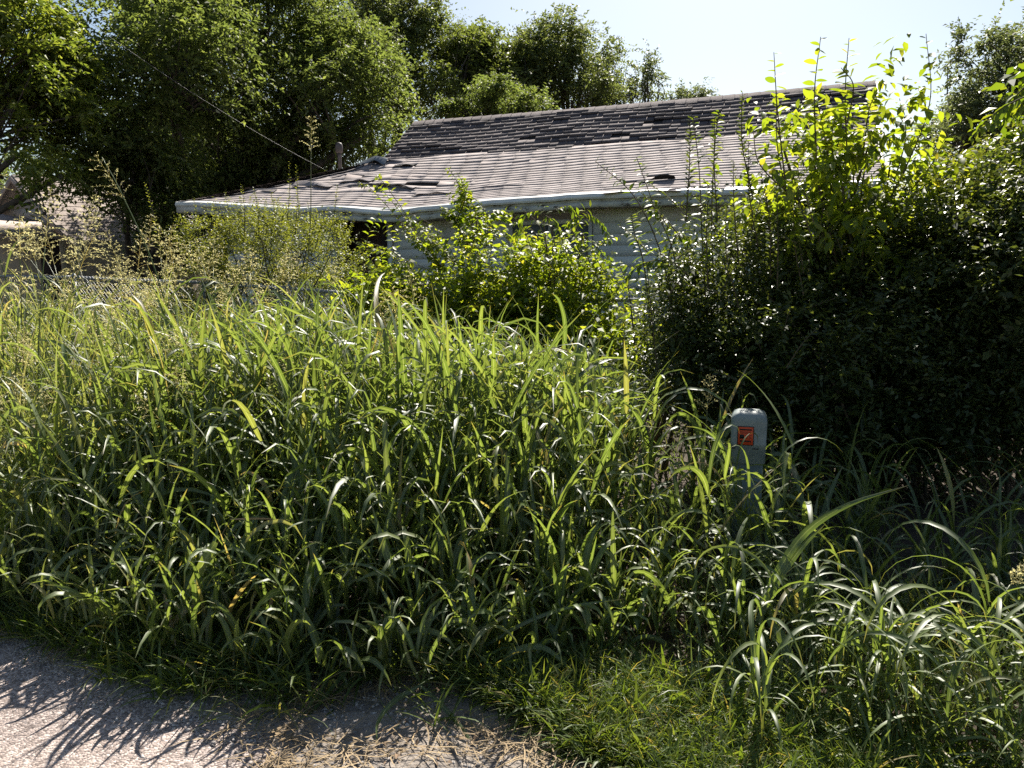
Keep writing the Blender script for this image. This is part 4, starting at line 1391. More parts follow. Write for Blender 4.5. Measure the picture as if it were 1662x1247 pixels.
# the mass of the stand: one uncountable sward
mbL, mbC = MB(), MB()
u, v = scatter(1350, -3.2, 1.0, 5.3)
leafy(mbL, mbC, u, v, 7, (.36, .72), (.013, .034), 8)
mbP = MB()
u, v = scatter(1250, -9.5, -1.9, 5.3)
leafy(mbP, mbC, u, v, 7, (.30, .62), (.007, .020), 7, 1.06)
u, v = scatter(120, .5, 3.4, 2.5)
leafy(mbL, mbC, u, v, 6, (.40, .75), (.014, .030), 9)
g = mbL.build('tall_grass', M_grass, smooth=True)
tag(g, kind='stuff', label='dense waist high stand of tall green grass along the road edge')
tag(mbP.build('pale_grass', M_pale, smooth=True), kind='stuff', label='finer paler grass filling the far end of the roadside stand')
g2 = mbC.build('grass_stalks', M_culm)
tag(g2, kind='stuff', label='thin upright stalks inside the tall grass stand')

# fine thin grass threaded through the left of the stand and along its foot
mbF = MB()
n = 14000
u = np.where(rng.random(n) < .5, rng.uniform(-9, 1.2, n), rng.uniform(-6, -1.6, n)); f = stand_front(u)
v = f + rng.uniform(0, 1, n) ** 1.7 * 4.8 - .05
b = rw(u, v)
hgt_ = stand_h(u, v) * rng.uniform(.35, .95, n)
pa = blade_paths(b, rng.uniform(0, 6.28, n), rng.uniform(1.05, 1.5, n), hgt_, rng.uniform(.2, 1.5, n), 6, 1.8)
strips(mbF, pa, rng.uniform(.004, .010, n), prof_grass, .2, twist=rng.normal(size=n))
tag(mbF.build('fine_grass', M_fine), kind='stuff', label='thin wiry grass mixed through the tall stand')

# short grass spilling over the road edge and the lawn strip at lower right
mbF = MB()
n = 14200
u = np.concatenate([rng.uniform(-7, -.2, 5200), rng.uniform(-.25, 2.6, 9000)])
v = np.where(u < -.25, stand_front(u) + .05 - rng.normal(size=n) * .12, np.clip(.18 - (u + .2) * .2, -.25, .3) + rng.beta(1.0, 1.7, n) * np.where(u < .2, stand_front(u) - .1, .70))
ok = v > road_edge(u) - .05 - np.clip(u, 0, 3) * .35
u, v = u[ok], v[ok]; n = len(u)
cl = vnoise(np.stack([u * 3.2, v * 3.2], -1), 9) + .35 * vnoise(np.stack([u * 11, v * 11], -1), 12) > np.where(u < -.25, -.5, np.where(u > .8, -.75, -.12))
u, v = u[cl], v[cl]; n = len(u)
for k in range(5):
    b = rw(u + rng.normal(size=n) * .02, v + rng.normal(size=n) * .02)
    L = rng.uniform(.05, .17, n) * np.where(u < -.25, 1.45, 1) * (1 + .6 * np.clip(vnoise(np.stack([u * 2.1, v * 2.1], -1), 19), 0, 1))
    pa = blade_paths(b, rng.uniform(0, 6.28, n), rng.uniform(.5, 1.4, n), L, rng.uniform(.3, 1.8, n), 5, 1.4)
    strips(mbF, pa, rng.uniform(.003, .008, n) * (1 + 1.3 * (rng.random(n) < .18)), prof_grass, .25, twist=rng.normal(size=n))
tag(mbF.build('verge_grass', M_lawn), kind='stuff', label='short bright grass along the verge')

# rough unmown grass over the shaded soil at the far right
mbF = MB()
n = 3600
u = rng.uniform(.35, 2.9, n); v = rng.uniform(.45, 1.7, n)
pa = blade_paths(rw(u, v), rng.uniform(0, 6.28, n), rng.uniform(.8, 1.5, n), rng.uniform(.10, .38, n) * np.clip(.5 + .5 * u, .5, 1.2), rng.uniform(.3, 2.4, n), 6, 1.6, curl=rng.normal(size=n) * .4)
strips(mbF, pa, rng.uniform(.004, .013, n), prof_grass, .25, twist=rng.normal(size=n))
tag(mbF.build('rough_grass', M_grass), kind='stuff', label='rough ankle high grass in the shade of the dark shrub')

# dry straw and thatch, gravel, dead leaves
mbF = MB()
n = 4200
u = np.where(rng.random(n) < .45, rng.uniform(-4.5, 1.6, n), rng.uniform(-1.0, .3, n)); v = np.where(u > -1.1, rng.uniform(-.3, .7, n) + .1 * vnoise(np.stack([u * 4, u * 7], -1), 5), stand_front(u) - .06 + rng.normal(size=n) * .08)
keep = vnoise(np.stack([u * 3, v * 3], -1), 31) > -.3
u, v = u[keep], v[keep]; n = len(u)
b = rw(u, v); b[:, 2] = rng.uniform(.008, .035, n)
pa = blade_paths(b, rng.uniform(0, 6.28, n), rng.uniform(-.05, .25, n), rng.uniform(.05, .22, n), rng.uniform(-.1, .6, n), 4, 1, curl=rng.normal(size=n) * .9)
strips(mbF, pa, rng.uniform(.002, .006, n), prof_grass, .2)
tag(mbF.build('dry_straw', M_straw), kind='stuff', label='dry straw matted on the dirt at the road edge')


def stones(n, u, v, r0, r1):
    mb = MB()
    r = r0 + (r1 - r0) * rng.uniform(0, 1, n) ** 2.5
    c = rw(u, v); c[:, 2] = .004 + r * .3
    ph = (1 + 5 ** .5) / 2
    O = np.array([[1, 0, 0], [-1, 0, 0], [0, 1, 0], [0, -1, 0], [0, 0, 1], [0, 0, -1.0]])
    V = c[:, None] + O[None] * (r[:, None] * rng.uniform(.6, 1.2, (n, 6)))[..., None] * np.array([1.1, 1, .7]) + rng.normal(size=(n, 6, 3)) * (r * .2)[:, None, None]
    T = np.array([[0, 2, 4], [2, 1, 4], [1, 3, 4], [3, 0, 4], [2, 0, 5], [1, 2, 5], [3, 1, 5], [0, 3, 5]])
    mb.add(V.reshape(-1, 3), None, (np.arange(n) * 6)[:, None, None] + T[None])
    return mb


n = 11000
u = np.where(rng.random(n) < .4, rng.uniform(-4, 1.2, n), rng.uniform(-1.2, .6, n)); v = np.where(u > -1.2, road_edge(u) + rng.uniform(-.15, .75, n), road_edge(u) + rng.normal(size=n) * .12 + .02)
tag(stones(n, u, v, .002, .011).build('gravel', M_stone), kind='stuff', label='loose gravel and grit along the crumbling road edge')
mbF = MB()
n = 1300
u = rng.uniform(-.5, 3, n); v = stand_front(u) - .15 + rng.normal(size=n) * .4
b = rw(u, v); b[:, 2] = rng.uniform(.012, .03, n)
kites(mbF, b, norm(rng.normal(size=(n, 3)) * [1, 1, .25]), norm(rng.normal(size=(n, 3)) * .4 + [0, 0, 1]), rng.uniform(.012, .035, n), rng.uniform(.005, .014, n), .5)
tag(mbF.build('leaf_litter', M_litter), kind='stuff', label='brown dead leaves on the shaded dirt')


# ------------------------------------------------------------------ individual grass plants (copied things with parts)
def one_mesh(fn, name, m, smooth=False):
    b = MB(); fn(b); return b.mesh(name, m, smooth)


def panicle(mb, base, axis, L, nb=16, spread=.5, droop=.5, dens=9, size=.013):
    """open grass seed head: whorled branchlets of small spikelets"""
    axis = norm(np.asarray(axis, float))
    pa = [base + axis * L * t - np.array([0, 0, .10 * L * t ** 2]) for t in np.linspace(0, 1, 6)]
    tube(mb, pa, np.linspace(.0018, .0008, 6), 3, cap=False)
    ref = norm(np.cross(axis, [0.3, .2, 1.0])); ref2 = np.cross(axis, ref)
    pos, dr = [], []
    for k in range(nb):
        t = .02 + .93 * k / nb
        p0 = base + axis * L * t - np.array([0, 0, .10 * L * t ** 2])
        a = k * 2.4 + rng.uniform(-.4, .4)
        bd = norm(axis * .75 + (ref * math.cos(a) + ref2 * math.sin(a)) * spread * 1.6)
        bl = L * .52 * (1 - t * .75) * rng.uniform(.7, 1.15)
        tt = np.linspace(0, 1, 5)[:, None]
        br = p0 + bd * bl * tt - np.array([0, 0, droop * bl]) * tt ** 2
        tube(mb, br, np.linspace(.0009, .0005, 5), 3, cap=False)
        m = max(3, int(dens * bl / (L * .4)))
        for s in rng.uniform(.25, 1, m):
            pos.append(p0 + bd * bl * s - np.array([0, 0, droop * bl * s * s]) + rng.normal(size=3) * .003)
            dr.append(bd + rng.normal(size=3) * .5 - np.array([0, 0, .35]))
    pos = np.array(pos); dr = norm(np.array(dr))
    k = len(pos)
    kites(mb, pos, dr, rand_dirs(k), size * rng.uniform(.7, 1.3, k), size * .42 * rng.uniform(.7, 1.3, k))


def grass_proto(H, lean, nleaf, Lr, Wr, seed_len=0.0, rich=1.0):
    """returns list of (part name, mesh)"""
    out = []
    la = rng.uniform(0, 6.28)
    ld = np.array([[math.cos(la), math.sin(la), 0]])
    B0 = np.zeros((1, 3)); Ha = np.array([H]); le = np.array([lean])
    cp = lambda t: culm_pt(B0, Ha, le, ld, np.array([t]))[0]
    cul = np.array([cp(t) for t in np.linspace(0, 1, 8)])
    out.append(('culm', one_mesh(lambda b: tube(b, cul, np.linspace(.005, .002, 8), 5), 'culm', M_culm, True)))
    a0 = rng.uniform(0, 6.28)
    for j in range(nleaf):
        t = np.clip((j + .7 + rng.uniform(-.3, .3)) / nleaf * (.98 if not seed_len else .75), .08, 1)
        pa = blade_paths(cp(t)[None], np.array([a0 + math.pi * j + rng.normal() * .5]), np.array([rng.uniform(1.1, 1.5)]), np.array([rng.uniform(*Lr)]),
                         np.array([rng.uniform(.3, 1.1) if rng.random() < .25 else rng.uniform(1.8, 3.3)]), 10, rng.choice([1.1, 1.7, 2.6]), np.array([rng.normal() * .35]))
        wd = np.array([rng.uniform(*Wr)]); tw = np.array([rng.normal() * .8])
        out.append(('leaf_blade', one_mesh(lambda b: strips(b, pa, wd, prof_grass, .28, tw), 'leaf_blade', M_grass, True)))
    if seed_len:
        ax = cul[-1] - cul[-2]
        out.append(('seed_head', one_mesh(lambda b: panicle(b, cul[-1], norm(ax), seed_len, nb=int(18 * rich), dens=10), 'seed_head', M_seed)))
    return out


def place(proto, name, label, cat, group, loc, rz, sc=1.0, tilt=(0, 0)):
    r = empty(name, loc)
    r.rotation_euler = (tilt[0], tilt[1], rz)
    r.scale = (sc, sc, sc)
    tag(r, label, cat, group)
    for nm, me in proto:
        o = bpy.data.objects.new(nm, me)
        COL.objects.link(o)
        o.parent = r
    return r


protos = [grass_proto(1.0 + rng.uniform(-.1, .1), rng.uniform(.05, .25), 7, (.42, .78), (.022, .042)) for k in range(9)]
u, v = scatter(80, -2.5, .75, 3.4)
for k in range(len(u)):
    H = float(stand_h(u[k], v[k])) * rng.uniform(.9, 1.15)
    place(protos[k % 9], 'tall_grass_plant', 'tall green grass plant with arching broad blades in the roadside stand', 'grass', 'tall grass plants in the roadside stand',
          rw(u[k], v[k]).tolist(), rng.uniform(0, 6.28), H, (rng.normal() * .06, rng.normal() * .06))
aprot = []
for k in range(6):
    pr = grass_proto(.62 + rng.uniform(-.08, .1), rng.uniform(.1, .3), 1, (.3, .4), (.02, .03))[:1]
    cz_ = .62
    a0 = rng.uniform(0, 6.28)
    for j in range(7):
        b_ = np.array([[rng.normal() * .012, rng.normal() * .012, cz_ * (.12 + .11 * j)]])
        pa = blade_paths(b_, np.array([a0 + math.pi * j + rng.normal() * .6]), np.array([rng.uniform(1.15, 1.45)]), np.array([rng.uniform(.6, .95)]), np.array([rng.uniform(2.2, 3.2)]), 12, rng.uniform(1.0, 1.7), np.array([rng.normal() * .3]))
        wd = np.array([rng.uniform(.022, .036)]); tw = np.array([rng.normal() * .6])
        pr.append(('leaf_blade', one_mesh(lambda b: strips(b, pa, wd, prof_grass, .28, tw), 'leaf_blade', M_grass, True)))
    aprot.append(pr)
u, v = scatter(38, .45, 2.6, 2.3)
u2 = np.concatenate([rng.uniform(.75, 2.1, 18), rng.uniform(.05, 1.1, 12), rng.uniform(.6, 2.3, 22)]); v2 = np.concatenate([rng.uniform(.66, 1.25, 18), rng.uniform(.75, 1.2, 12), rng.uniform(.42, .95, 22)])
u, v = np.concatenate([u, u2]), np.concatenate([v, v2])
for k in range(len(u)):
    H = (float(stand_h(u[k], v[k])) if k < 38 else (rng.uniform(.45, .66) if k < 68 else rng.uniform(.42, .62))) * rng.uniform(.9, 1.15)
    place(aprot[k % 6], 'tall_grass_plant', 'tall grass plant with drooping blades in the deep shade of the dark shrub' if k < 38 else 'arching grass plant leaning over the low grass of the verge in front of the pedestal', 'grass',
          'shaded grass plants below the dark shrub' if k < 38 else 'arching grass plants above the verge',
          rw(u[k], v[k]).tolist(), rng.uniform(0, 6.28), H, (rng.normal() * .06, rng.normal() * .06))
sprot = [grass_proto(1.35 + rng.uniform(-.1, .15), rng.uniform(.12, .4), 3, (.25, .42), (.010, .018), rng.uniform(.26, .36), 1.2) for k in range(8)]
k = 0
for (px, py, Y) in [(10, 330, 6.2), (25, 380, 5.6), (40, 310, 6.6), (5, 420, 5.2), (55, 400, 6.0), (70, 350, 6.5), (18, 350, 5.9), (90, 410, 6.3), (35, 430, 5.0), (-20, 340, 6.0), (-10, 390, 5.5), (60, 440, 5.4), (110, 380, 7.0), (130, 400, 6.6), (150, 360, 7.2), (0, 300, 6.8), (30, 360, 6.3), (80, 430, 5.8)]:
    for q in range(1):
        p = P(px + rng.normal() * 14, py + rng.normal() * 16, Y + rng.normal() * .3)
        rz = rng.uniform(-.6, .6)
        sc_ = (p[2] + .02) / 1.5
        place(sprot[k % 8], 'seed_stalk', 'wispy tan seed stalk in front of the neighbour house', 'grass stalk', 'seed stalks before the neighbour house', [p[0], p[1], 0], rng.uniform(0, 6.28), sc_, (rng.normal() * .05, rng.normal() * .05 + .05))
        k += 1
for (px, py, Y) in [(200, 430, 7.0), (230, 400, 7.4), (260, 440, 6.8), (300, 420, 7.6), (340, 440, 7.2), (280, 400, 7.8), (180, 450, 6.2), (370, 450, 7.4), (410, 440, 7.8), (320, 470, 6.4), (240, 470, 6.0), (440, 460, 7.6), (390, 420, 8.0), (215, 390, 7.7), (170, 410, 7.3), (355, 410, 8.0), (460, 440, 7.9), (500, 450, 7.6)]:
    for q in range(2):
        p = P(px + rng.normal() * 14, py + rng.normal() * 14, Y + rng.normal() * .3)
        place(sprot[(k * 3) % 8], 'seed_stalk', 'tan seed stalk nodding along the chain link fence', 'grass stalk', 'seed stalks along the fence', [p[0], p[1], 0], rng.uniform(0, 6.28), (p[2] + .02) / 1.5, (rng.normal() * .05, rng.normal() * .05 + .05))
        k += 1
for (px, py, Y) in [(300, 570, 4.6), (250, 600, 4.3), (350, 610, 4.2), (150, 560, 4.7), (520, 610, 4.4), (90, 640, 4.2), (690, 470, 5.6), (660, 480, 5.6), (400, 560, 4.8), (200, 520, 5.0), (470, 540, 5.0), (320, 540, 5.0), (770, 560, 5.0), (600, 560, 5.0), (60, 520, 5.0), (30, 560, 4.6), (120, 500, 5.4), (180, 480, 5.8), (260, 500, 5.6), (90, 480, 5.6), (20, 480, 5.2), (230, 540, 5.0), (150, 620, 4.3), (40, 620, 4.2), (330, 490, 5.9), (10, 680, 3.9), (200, 640, 4.1), (420, 510, 5.8), (15, 500, 5.0), (50, 470, 5.6), (100, 540, 4.8), (140, 500, 5.4), (190, 560, 4.6), (240, 490, 5.8), (280, 590, 4.3), (330, 600, 4.3), (75, 590, 4.4), (120, 450, 6.2), (160, 470, 6.0), (35, 450, 6.0), (310, 500, 5.6), (370, 530, 5.2), (220, 590, 4.4), (5, 600, 4.3), (510, 640, 4.2), (490, 620, 4.3), (700, 500, 5.4), (350, 650, 4.0)]:
    p = P(px, py - 22, Y)
    place(sprot[k % 8], 'seed_stalk', 'seed stalk with loose tan head inside the sunlit grass stand', 'grass stalk', 'seed stalks inside the stand', [p[0], p[1], 0], rng.uniform(0, 6.28), (p[2] + .02) / 1.5, (rng.normal() * .05, rng.normal() * .05))
    k += 1


tprot = []
for k in range(6):
    pr = []
    a0 = rng.uniform(0, 6.28)
    for j in range(7):
        b_ = np.array([[rng.normal() * .03, rng.normal() * .03, 0.0]])
        pa = blade_paths(b_, np.array([a0 + 2.4 * j + rng.normal() * .4]), np.array([rng.uniform(.8, 1.4)]), np.array([rng.uniform(.45, 1.0)]), np.array([rng.uniform(.4, 2.2)]), 9, rng.uniform(1.0, 2.2), np.array([rng.normal() * .5]))
        wd = np.array([rng.uniform(.03, .055)]); tw = np.array([rng.normal() * .8])
        pr.append(('leaf_blade', one_mesh(lambda b: strips(b, pa, wd, prof_grass, .28, tw), 'leaf_blade', M_grass, True)))
    tprot.append(pr)
k = 0
while k < 10:
    u_ = rng.uniform(-.25, 2.2); f_ = float(stand_front(u_)); v_ = rng.uniform(.0, f_ + .15)
    if v_ < .25 - .25 * u_ or v_ > .95: continue
    place(tprot[k % 6], 'grass_tuft', 'short leafy grass tuft on the sunlit verge below the dark hollow', 'grass tuft', 'grass tufts on the verge', rw(u_, v_).tolist(), rng.uniform(0, 6.28), rng.uniform(.17, .40), (0, 0))
    k += 1

# ------------------------------------------------------------------ plants that stand out one by one
def custom(name, label, cat, base, culm=None, blades=(), heads=(), mleaf=None, r=.006, mculm=None):
    root = empty(name, [base[0], base[1], 0])
    tag(root, label, cat)
    if culm is not None:
        m1 = MB(); pc = smooth_path(culm, 14); tube(m1, pc, np.linspace(r, r * .45, 15), 6)
        m1.build('culm', mculm or M_culm, root, smooth=True)
    for (pts, W, tw) in blades:
        m1 = MB()
        pa = smooth_path(pts, 16)[None]
        d = pa[0, -1] - pa[0, 0]
        view = norm(pa[0, 8] - CAM)
        side = norm(np.cross(norm(d), view))[None] + np.array([[0, 0, .0]])
        strips(m1, pa, np.array([W]), prof_grass, .22, np.array([tw]), side)
        m1.build('leaf_blade', mleaf or M_green, root, smooth=True)
    for (p0, ax, L, dr) in heads:
        m1 = MB(); panicle(m1, p0, ax, L, nb=22, spread=.42, droop=dr, dens=14, size=.011)
        m1.build('seed_head', M_seed, root)
    return root


Yb = 2.95
A = lambda *p: PATH(p, Yb, -.12)
g0 = G(1185, 1120)
custom('tall_grass_plant', 'sunlit grass plant with one long straight blade slanting up right from the lower shade', 'grass', g0,
       [g0, P(1200, 1060, 2.8), P(1235, 1000, 2.8)],
       [(PATH([(1230, 1010), (1262, 930), (1310, 862), (1380, 818), (1475, 788)], 2.8, .1), .033, .2),
        (PATH([(1232, 1008), (1258, 950), (1300, 890), (1340, 850)], 2.8, .05), .030, .3),
        (PATH([(1210, 1085), (1203, 1010), (1192, 950), (1186, 920)], 2.78), .016, .1),
        (PATH([(1245, 1003), (1272, 1040), (1298, 1110), (1330, 1232)], 2.75, -.2), .036, .3),
        (PATH([(1180, 1110), (1165, 1040), (1148, 992), (1130, 992), (1108, 1015)], 2.75), .026, .8),
        (PATH([(1205, 1090), (1240, 1079), (1270, 1088), (1288, 1112)], 2.7), .022, .4),
        (PATH([(1185, 1110), (1160, 1070), (1130, 1040), (1098, 1005)], 2.72), .012, .4)])
g0 = G(1422, 1190)
custom('tall_grass_plant', 'short leafy grass plant with folded blades at the lower right corner of the verge', 'grass', g0,
       [g0, P(1422, 1110, 2.45), P(1426, 1030, 2.45)],
       [(PATH([(1423, 1100), (1430, 1000), (1436, 968), (1474, 951)], 2.45), 0.0099, .3),
        (PATH([(1424, 1090), (1420, 1045), (1425, 1018), (1430, 1012)], 2.43), 0.0174, .2),
        (PATH([(1423, 1092), (1395, 1048), (1358, 1055), (1322, 1118)], 2.42), 0.0136, .7),
        (PATH([(1425, 1095), (1470, 1103), (1497, 1150), (1500, 1190), (1482, 1247)], 2.4, -.1), 0.0186, .5),
        (PATH([(1422, 1170), (1398, 1110), (1395, 1075), (1400, 1062)], 2.4), 0.0211, .2),
        (PATH([(1424, 1120), (1435, 1060), (1440, 1015)], 2.45), 0.0087, .2),
        (PATH([(1420, 1190), (1390, 1130), (1355, 1115), (1305, 1118)], 2.4), 0.0124, .5),
        (PATH([(1425, 1150), (1450, 1148), (1480, 1155), (1500, 1162)], 2.4), 0.0124, .3),
        (PATH([(1420, 1195), (1440, 1150), (1470, 1130), (1510, 1150)], 2.38), 0.0112, .5)])
g0 = G(1480, 1165)
custom('seed_stalk', 'long bare grass stalk leaning right with a seed head at the right edge', 'grass stalk', g0,
       PATH([(1480, 1172), (1510, 1130), (1570, 1060), (1640, 950)], 2.6, .1),
       [(PATH([(1575, 1052), (1562, 1012), (1545, 996)], 2.65), .014, .3), (PATH([(1545, 1100), (1522, 1073), (1498, 1060)], 2.65), .014, .4), (PATH([(1510, 1135), (1540, 1100), (1560, 1095)], 2.62), .012, .4)],
       [(P(1640, 950, 2.7), P(1665, 915, 2.72) - P(1640, 950, 2.7), .12, .4)], r=.009)
g0 = G(1105, 1105)
custom('tall_grass_plant', 'slender grass plant arching left at the mouth of the dark hollow', 'grass', g0,
       [g0, P(1100, 1050, 2.95), P(1096, 1000, 2.95)],
       [(PATH([(1096, 1010), (1085, 975), (1060, 938), (1028, 930), (1005, 968)], 2.95), .024, .6),
        (PATH([(1100, 1090), (1080, 1045), (1040, 1035), (1010, 1065), (996, 1110)], 2.9), .022, .7),
        (PATH([(1097, 1000), (1092, 970), (1095, 950)], 2.95), .016, .2)])
g0 = G(790, 1110)
custom('tall_grass_plant', 'low grass plant throwing two long thin blades right across the shadow', 'grass', g0, [g0, P(788, 1070, 2.75)],
       [(PATH([(760, 1065), (850, 1012), (930, 984), (1015, 972)], 2.8), .016, .3), (PATH([(700, 1090), (790, 1010), (850, 970), (905, 945)], 2.85), .014, .2),
        (PATH([(800, 1100), (830, 1060), (880, 1050), (925, 1085), (950, 1120)], 2.7), .026, .7), (PATH([(790, 1100), (770, 1020), (735, 1008), (705, 1030)], 2.75), .022, .6)])
g0 = G(685, 1125)
custom('tall_grass_plant', 'sprawling grass plant with two blades fallen across the straw and dirt', 'grass', g0, [g0, P(684, 1110, 2.66)],
       [(PATH([(682, 1112), (722, 1150), (755, 1190), (785, 1236)], 2.6, -.3), .018, .2), (PATH([(682, 1112), (640, 1138), (614, 1172), (612, 1212)], 2.6, -.25), .020, .5),
        (PATH([(684, 1112), (700, 1060), (722, 1020), (735, 1000)], 2.65), .016, .2), (PATH([(684, 1112), (660, 1060), (650, 1000)], 2.66), .014, .2)])
g0 = G(330, 1120)
custom('tall_grass_plant', 'grass plant with one broad pale blade hanging down at the front of the left stand', 'grass', g0, [g0, P(342, 980, 3.0), P(352, 860, 3.1)],
       [(PATH([(350, 880), (335, 905), (305, 965), (274, 1045)], 3.0, -.1), .040, .2), (PATH([(345, 940), (375, 990), (352, 1040), (330, 1110)], 2.95), .02, .5), (PATH([(352, 870), (400, 900), (440, 905)], 3.1), .02, .3), (PATH([(340, 1000), (300, 960), (240, 950), (160, 960)], 2.95), .018, .6)])
g0 = G(330, 1060)
custom('dry_stalk', 'dead tan stalk sharply bent over at the top of the left stand', 'grass stalk', g0, None,
       [(PATH([(330, 960), (350, 890), (374, 843)], 3.1), .007, 0), (PATH([(374, 843), (430, 842), (482, 846)], 3.1), .008, 0)], mleaf=M_straw)
g0 = G(440, 1090)
custom('dry_stalk', 'single dead orange brown blade standing among green grass near the road', 'grass stalk', g0, None, [(PATH([(434, 1005), (446, 950), (458, 900)], 2.95), .015, .2)], mleaf=M_straw)
g0 = P(890, 600, 5.2)
custom('tall_grass_plant', 'lone pair of erect grass blades standing before the vine covered shrub', 'grass', g0, [[g0[0], g0[1], 0], P(885, 620, 5.2)],
       [(PATH([(875, 640), (872, 540), (874, 476)], 5.2), .022, .4), (PATH([(912, 600), (917, 530), (908, 490), (896, 476)], 5.1), .03, .3)])
g0 = P(1140, 720, 4.2)
custom('seed_stalk', 'grass stalk with upright tan seed head just left of the utility pedestal', 'grass stalk', g0, [[g0[0], g0[1], 0], P(1140, 750, 4.2), P(1148, 668, 4.2)],
       [(PATH([(1140, 740), (1128, 690), (1100, 672), (1075, 700)], 4.2), .03, .5), (PATH([(1140, 800), (1165, 740), (1200, 735), (1245, 790)], 4.2), .036, .5)],
       [(P(1147, 672, 4.2), [.05, 0, 1], .25, .35)])
g0 = P(1285, 800, 4.0)
custom('seed_stalk', 'grass stalk with drooping tan seed head just right of the utility pedestal', 'grass stalk', g0, [[g0[0], g0[1], 0], P(1270, 800, 4.0), P(1275, 752, 4.0), P(1285, 765, 4.0)],
       [(PATH([(1270, 800), (1250, 745), (1275, 742), (1310, 800)], 4.0), .03, .4)],
       [(P(1284, 765, 4.0), [.05, -.1, -1], .30, .15)])
g0 = P(455, 500, 7.6)
custom('seed_stalk', 'tallest seed stalk with starry head beside the roof vent pipe', 'grass stalk', g0, [[g0[0], g0[1], 0], P(500, 420, 6.6), P(505, 235, 6.6)],
       [], [(P(505, 250, 6.6), [.05, 0, 1], .34, .45)])
g0 = P(300, 470, 6.3)
custom('seed_stalk', 'tall seed stalk with big bent tan head before the shaded trees', 'grass stalk', g0, [[g0[0], g0[1], 0], P(262, 470, 6.3), P(200, 320, 6.3), P(165, 255, 6.3)],
       [], [(P(205, 330, 6.3), [-.25, 0, .5], .48, .35)])
g0 = P(230, 700, 4.6)

for (px, py, Y, hgt2) in [(1150, 900, 3.3, .74), (1190, 900, 3.35, .60), (1225, 890, 3.4, .58), (1262, 900, 3.35, .74), (1172, 930, 3.15, .62), (1245, 930, 3.2, .64), (1205, 900, 3.45, .58), (1300, 900, 3.3, .7), (1190, 880, 3.55, .60), (1214, 880, 3.52, .56), (1232, 884, 3.5, .58), (1204, 890, 3.4, .54), (1222, 900, 3.3, .52), (1181, 890, 3.5, .62)]:
    p = P(px, py, Y)
    place(protos[int(px) % 9] if px % 4 else aprot[int(px) % 6], 'tall_grass_plant', 'grass plant crowding the foot of the utility pedestal', 'grass', 'grass plants around the pedestal', [p[0], p[1], 0], rng.uniform(0, 6.28), hgt2 * (1 if px % 4 else 1.2), (0, 0))

# ------------------------------------------------------------------ utility pedestal
pc = P(1216, 671, 3.75)
pb0 = np.array([pc[0], pc[1], 0])
ped = empty('utility_pedestal', pb0)
tag(ped, 'pale grey utility pedestal with rounded cap and orange warning label at the shrub foot', 'pedestal')
pax = norm(np.array([-.30, -1.0, 0])); psx = np.array([-pax[1], pax[0], 0])
psx = psx if psx[0] > 0 else -psx


PK = .70


def rbox(mb, secs, n=5):
    """stack of rounded-square sections (z, half width, half depth, corner radius)"""
    rings = []
    for (z, hx, hy, r_) in secs:
        z, hx, hy, r_ = zt + (z - zt) * PK if z > 0 else z, hx * PK, hy * PK, r_ * PK
        pts = []
        for (cx, cy, a0) in [(1, 1, 0), (-1, 1, 90), (-1, -1, 180), (1, -1, 270)]:
            for k in range(n):
                a = R(a0 + 90 * k / (n - 1))
                pts.append(pb0 + psx * (cx * (hx - r_) + r_ * math.cos(a)) + (-pax) * (cy * (hy - r_) + r_ * math.sin(a)) + np.array([0, 0, z]))
        rings.append(pts)
    m = 4 * n
    V = np.array(rings).reshape(-1, 3)
    Q = [[i * m + j, i * m + (j + 1) % m, (i + 1) * m + (j + 1) % m, (i + 1) * m + j] for i in range(len(secs) - 1) for j in range(m)]
    V = np.vstack([V, V[:m].mean(0), V[-m:].mean(0)])
    T = [[len(V) - 2, (j + 1) % m, j] for j in range(m)] + [[len(V) - 1, (len(secs) - 1) * m + j, (len(secs) - 1) * m + (j + 1) % m] for j in range(m)]
    mb.add(V, Q, T)


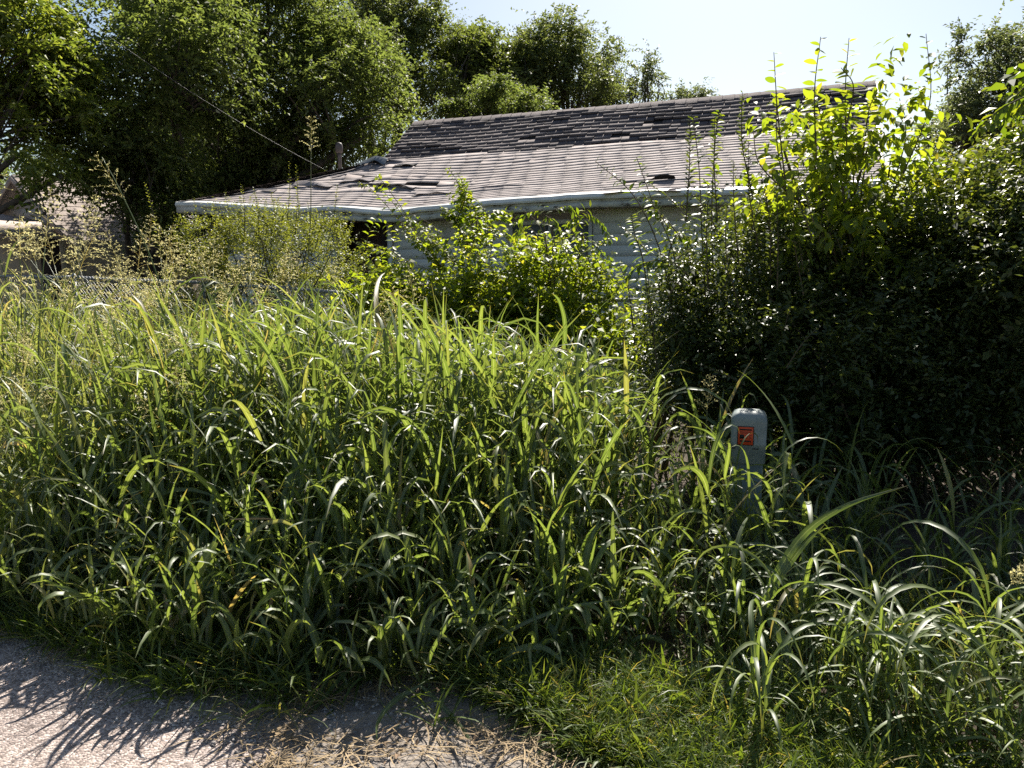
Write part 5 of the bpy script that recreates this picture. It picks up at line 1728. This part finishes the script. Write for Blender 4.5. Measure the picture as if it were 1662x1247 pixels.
zt = pc[2] + .02
m1 = MB(); rbox(m1, [(-.02, .098, .088, .02), (zt - .36, .104, .094, .02)]); m1.build('base', M_pedlow, ped, smooth=False)
m1 = MB()
rbox(m1, [(zt - .37, .112, .102, .025), (zt - .365, .116, .106, .028), (zt - .245, .118, .108, .028), (zt - .240, .121, .111, .028), (zt - .225, .121, .111, .028), (zt - .22, .119, .109, .028), (zt - .075, .122, .112, .03), (zt - .05, .119, .109, .032), (zt - .022, .104, .095, .035), (zt - .006, .075, .068, .03), (zt, .03, .028, .02)])
cover = m1.build('cover', M_ped, ped, smooth=True)
bev = cover.modifiers.new('edge', 'EDGE_SPLIT'); bev.split_angle = R(50)
lf = .1215


def pl(x0, x1, z0, z1, off, m, name, parent, th=.002):
    mm = MB()
    c = pb0 + pax * off
    pts = [c + psx * x * PK + np.array([0, 0, zt + (z - zt) * PK]) for x, z in [(x0, z0), (x1, z0), (x1, z1), (x0, z1)]]
    q = [p + pax * th for p in pts]
    hexa(mm, pts + q)
    o = mm.build(name, m)
    put(o, parent)
    return o


lab = pl(-.075, .035, zt - .235, zt - .10, .1125 * PK, M_black, 'warning_label', ped)
pl(-.070, .030, zt - .230, zt - .105, .1125 * PK + .0021, M_orange, 'label_face', lab, .0012)
for k, (x0, x1, z0, z1) in enumerate([(-.06, .02, .118, .130), (-.055, .015, .137, .141), (-.055, .01, .147, .151), (-.06, .02, .162, .176), (-.055, .018, .184, .187), (-.055, .012, .193, .196), (-.058, .018, .206, .216)]):
    pass
mm = MB()
for (x0, x1, z0, z1) in [(-.06, .02, .118, .128), (-.056, .015, .137, .140), (-.056, .01, .146, .149), (-.06, -.03, .158, .188), (-.022, .02, .160, .163), (-.022, .014, .170, .173), (-.022, .02, .180, .183), (-.058, .018, .200, .210)]:
    c = pb0 + pax * (.1125 * PK + .0034)
    pts = [c + psx * x * PK + np.array([0, 0, zt - z * PK]) for x, z in [(x0, z1), (x1, z1), (x1, z0), (x0, z0)]]
    hexa(mm, pts + [p + pax * .0008 for p in pts])
o = mm.build('print_marks', M_black); put(o, lab); tag(o, kind='stuff')
pl(-.112, -.085, zt - .262, zt - .255, .107 * PK, M_black, 'latch_slot', ped, .003)
pl(.03, .07, zt - .262, zt - .255, .107 * PK, M_black, 'latch_slot', ped, .003)
